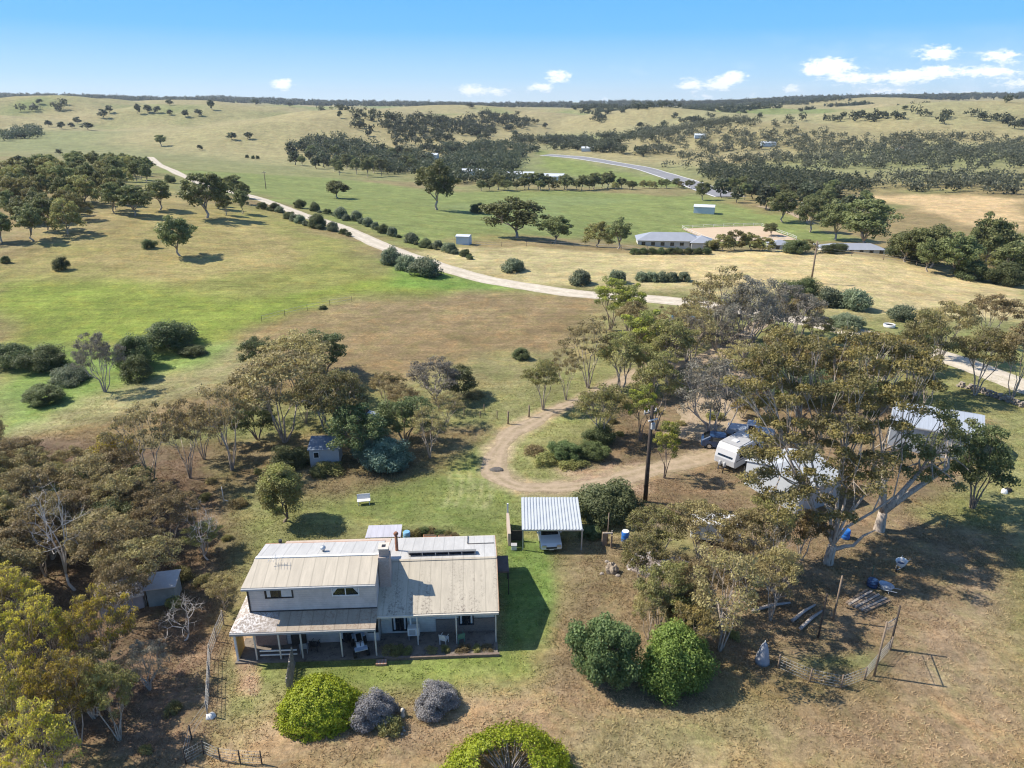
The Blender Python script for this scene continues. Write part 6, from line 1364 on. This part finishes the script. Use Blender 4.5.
# ------------------------------------------------------------------ grass tufts close to the camera
def tufts():
    r = np.random.default_rng(77); n = 150000
    Yt = 24+r.random(n)**.85*66; Xt = (r.random(n)*2-1)*(Yt*.74+14)
    lx = (Xt-HO[0])*math.cos(HR)+(Yt-HO[1])*math.sin(HR); ly = -(Xt-HO[0])*math.sin(HR)+(Yt-HO[1])*math.cos(HR)
    keep = ~((lx > -17.6) & (lx < .3) & (ly > -.1) & (ly < 10.4)) & (segdist(P(DRV), Xt, Yt, False) > 2.0)
    ri = np.clip(np.searchsorted(rows, Yt), 0, len(rows)-1); ci = np.clip(((Xt/(rows[ri]+85)+1.02)/2.04*(NT-1)).astype(int), 0, NT-1); cc_ = COL[ri, ci]
    keep &= (cc_[:, 1] < cc_[:, 0]) | (r.random(n) < .3)
    keep &= (fbm(Xt, Yt, 2.2, 91, 3) > .30+.25*r.random(n)) & (Yt < 60+45*r.random(n))
    Xt, Yt = Xt[keep], Yt[keep]; n = len(Xt); Zt = hm(Xt, Yt)
    ri = np.clip(np.searchsorted(rows, Yt), 0, len(rows)-1); ci = np.clip(((Xt/(rows[ri]+85)+1.02)/2.04*(NT-1)).astype(int), 0, NT-1)
    base = np.minimum(COL[ri, ci]*(1.45+.8*r.random((n, 1))), .62)
    k = 4; c = np.stack([Xt, Yt, Zt], 1)[:, None, :]+r.normal(size=(n, k, 3))*np.array([.09, .09, 0]); a = r.random((n, k))*2*PI; w = .022+.022*r.random((n, k, 1)); h = (.04+.11*r.random((n, k, 1)))
    tdir = np.stack([np.cos(a), np.sin(a), a*0], -1); up = np.stack([r.normal(size=(n, k))*.9, r.normal(size=(n, k))*.9, np.ones((n, k))], -1)
    q = np.stack([c-tdir*w, c+tdir*w, c+up*h], 2).reshape(-1, 3); m = n*k
    me = npmesh('grass', q, np.arange(m*3).reshape(m, 3), False, np.repeat(base, k*3, 0), 'cover')
    mt_, nt, out = newmat('grass_tufts'); at_ = nt.nodes.new('ShaderNodeAttribute'); at_.attribute_name = 'cover'; d = nt.nodes.new('ShaderNodeBsdfDiffuse'); nt.links.new(at_.outputs['Color'], d.inputs[0]); tr = nt.nodes.new('ShaderNodeBsdfTranslucent'); nt.links.new(at_.outputs['Color'], tr.inputs[0]); mx = nt.nodes.new('ShaderNodeMixShader'); mx.inputs[0].default_value = .4
    nt.links.new(d.outputs[0], mx.inputs[1]); nt.links.new(tr.outputs[0], mx.inputs[2]); nt.links.new(mx.outputs[0], out.inputs[0]); me.materials.append(mt_)
    tag(link('grass', me), 'short tufts of dry and green grass', kind='stuff')
tufts()
#@@END
# ------------------------------------------------------------------ light, sky, camera
az, el = R(13), R(45.5)
S = np.array([-math.cos(el)*math.cos(az), math.cos(el)*math.sin(az), math.sin(el)])   # towards the sun
from mathutils import Vector
sun = bpy.data.lights.new('sun', 'SUN'); sun.energy = 5; sun.angle = R(.55); sun.color = (1, .92, .79)
so = bpy.data.objects.new('sun', sun); col.objects.link(so); so.rotation_euler = Vector(S).to_track_quat('Z', 'Y').to_euler(); so.location = (-60, 20, 70)
w = bpy.data.worlds.new('World'); scene.world = w; w.use_nodes = True; nt = w.node_tree; nt.nodes.clear()
wo = nt.nodes.new('ShaderNodeOutputWorld'); bg = nt.nodes.new('ShaderNodeBackground'); bg.inputs['Strength'].default_value = .14
sky = nt.nodes.new('ShaderNodeTexSky'); sky.sky_type = 'NISHITA'; sky.sun_disc = False; sky.sun_elevation = el
sky.sun_rotation = math.atan2(S[0], S[1]); sky.air_density = 1.0; sky.dust_density = .2; sky.ozone_density = 3.0; sky.altitude = 400
tc = nt.nodes.new('ShaderNodeTexCoord'); sx = nt.nodes.new('ShaderNodeSeparateXYZ'); nt.links.new(tc.outputs['Generated'], sx.inputs[0])
def M(op, a, b=None, c=None):
    n = nt.nodes.new('ShaderNodeMath'); n.operation = op
    for i, v in enumerate((a, b, c)):
        if v is None: continue
        if isinstance(v, (int, float)): n.inputs[i].default_value = v
        else: nt.links.new(v, n.inputs[i])
    return n.outputs[0]
# deeper blue a few degrees above the horizon
cr = nt.nodes.new('ShaderNodeValToRGB'); nt.links.new(sx.outputs[2], cr.inputs[0]); e = cr.color_ramp.elements
e[0].position = 0; e[0].color = (.66, .84, 1.05, 1); e[1].position = .16; e[1].color = (.15, .45, 1.15, 1); e.new(.05).color = (.38, .68, 1.2, 1); e.new(.6).color = (.98, .96, .92, 1)
skyc = mixc(nt, 1.0, sky.outputs[0], cr.outputs[0], 'MULTIPLY')
lowr = nt.nodes.new('ShaderNodeValToRGB'); nt.links.new(sx.outputs[2], lowr.inputs[0]); le = lowr.color_ramp.elements
le[0].position = 0; le[0].color = (.60, .71, .76, 1); le[1].position = .2; le[1].color = (.06, .31, .71, 1); le.new(.035).color = (.36, .57, .76, 1); le.new(.09).color = (.14, .42, .74, 1)
k_ = nt.nodes.new('ShaderNodeVectorMath'); k_.operation = 'SCALE'; nt.links.new(skyc, k_.inputs[0]); k_.inputs['Scale'].default_value = .14
skyf = mixc(nt, rng_map(nt, sx.outputs[2], .12, .5, 0, 1), lowr.outputs[0], k_.outputs[0])
nt.links.new(skyf, bg.inputs[0]); bg.inputs['Strength'].default_value = 1.0
ysafe = M('MAXIMUM', sx.outputs[1], .05); A = M('DIVIDE', sx.outputs[0], ysafe); E_ = M('DIVIDE', sx.outputs[2], ysafe)
CL = [(283, 84, 11, 5, 1), (472, 90, 18, 5, .8), (500, 92, 16, 4, .5), (540, 88, 14, 4, .8), (558, 76, 13, 5, .9), (605, 98, 6, 2, .4), (690, 85, 14, 5, .9), (722, 84, 16, 5, 1), (735, 76, 14, 4, .9), (704, 97, 12, 3, .45), (755, 96, 10, 3, .4), (790, 88, 12, 4, .6),
      (829, 65, 26, 6, 1.1), (815, 72, 14, 3, .6), (850, 78, 30, 5, .85), (905, 77, 28, 6, 1), (940, 72, 20, 5, .8), (938, 53, 22, 6, .9), (1002, 56, 22, 5, .9), (990, 72, 34, 5, .85), (1020, 84, 30, 4, .6), (880, 92, 40, 4, .45), (960, 94, 40, 4, .4)]
tot = None
for px, py, wx, hy, s_ in CL:
    u = (px-512)/F; v = (py-384)/F; k = CC-v*SS; a0 = u/k; e0 = -(SS+v*CC)/k
    d1 = M('MULTIPLY', M('SUBTRACT', A, a0), F/wx/.85); d2 = M('MULTIPLY', M('SUBTRACT', E_, e0), F/hy/1.05)
    g = M('MULTIPLY', M('EXPONENT', M('MULTIPLY', M('ADD', M('MULTIPLY', d1, d1), M('MULTIPLY', d2, d2)), -1.0)), s_)
    tot = g if tot is None else M('ADD', tot, g)
cb = nt.nodes.new('ShaderNodeCombineXYZ'); nt.links.new(A, cb.inputs[0]); nt.links.new(M('MULTIPLY', E_, 2.4), cb.inputs[1])
nz = noise(nt, 75, 6, .62, cb.outputs[0]); nz2 = noise(nt, 14, 4, .6, cb.outputs[0])
dens = M('ADD', tot, M('MULTIPLY', M('SUBTRACT', nz, .5), 2.0))
cm = rng_map(nt, dens, .25, .72, 0, .95)
thin = rng_map(nt, M('MULTIPLY', nz2, rng_map(nt, A, -.1, .7, .6, 1.0)), .42, .7, 0, .38)
fm = M('MULTIPLY', M('MAXIMUM', cm, 0), rng_map(nt, tot, .05, .3, 0, 1))
fm = M('ADD', fm, M('MULTIPLY', thin, rng_map(nt, E_, .0, .10, 1, .0)))
fm = M('MINIMUM', fm, 1.0)
bg2 = nt.nodes.new('ShaderNodeBackground'); bg2.inputs[0].default_value = (.93, .96, 1, 1); bg2.inputs[1].default_value = .95
mx = nt.nodes.new('ShaderNodeMixShader'); nt.links.new(fm, mx.inputs[0]); nt.links.new(bg.outputs[0], mx.inputs[1]); nt.links.new(bg2.outputs[0], mx.inputs[2])
nt.links.new(mx.outputs[0], wo.inputs[0])
# haze
HZ = True
if HZ:
    mb = MB(); mb.box(-9800, -200, -60, 9800, 9400, 190)
    m, nt, out = newmat('haze'); pv = nt.nodes.new('ShaderNodeVolumePrincipled'); pv.inputs['Density'].default_value = 6.5e-5; pv.inputs['Color'].default_value = (.80, .90, 1, 1); pv.inputs['Anisotropy'].default_value = .2
    nt.links.new(pv.outputs[0], out.inputs['Volume']); tag(mb.build('haze', m), 'thin blue air haze', kind='stuff')
cam = bpy.data.cameras.new('camera'); co = bpy.data.objects.new('camera', cam); col.objects.link(co); scene.camera = co
co.location = (0, 0, CH); co.rotation_euler = (PI/2-PITCH, 0, 0); cam.sensor_width = 36; cam.sensor_fit = 'HORIZONTAL'; cam.lens = F/1024*36; cam.clip_start = .5; cam.clip_end = 30000
scene.view_settings.view_transform = 'Standard'; scene.view_settings.look = 'None'; scene.view_settings.gamma = 1; scene.view_settings.exposure = .48
scene.cycles.filter_width = 1.15; scene.cycles.volume_bounces = 0; scene.cycles.max_bounces = 5; scene.cycles.diffuse_bounces = 2; scene.cycles.transmission_bounces = 3; scene.cycles.transparent_max_bounces = 6
scene.cycles.use_denoising = True
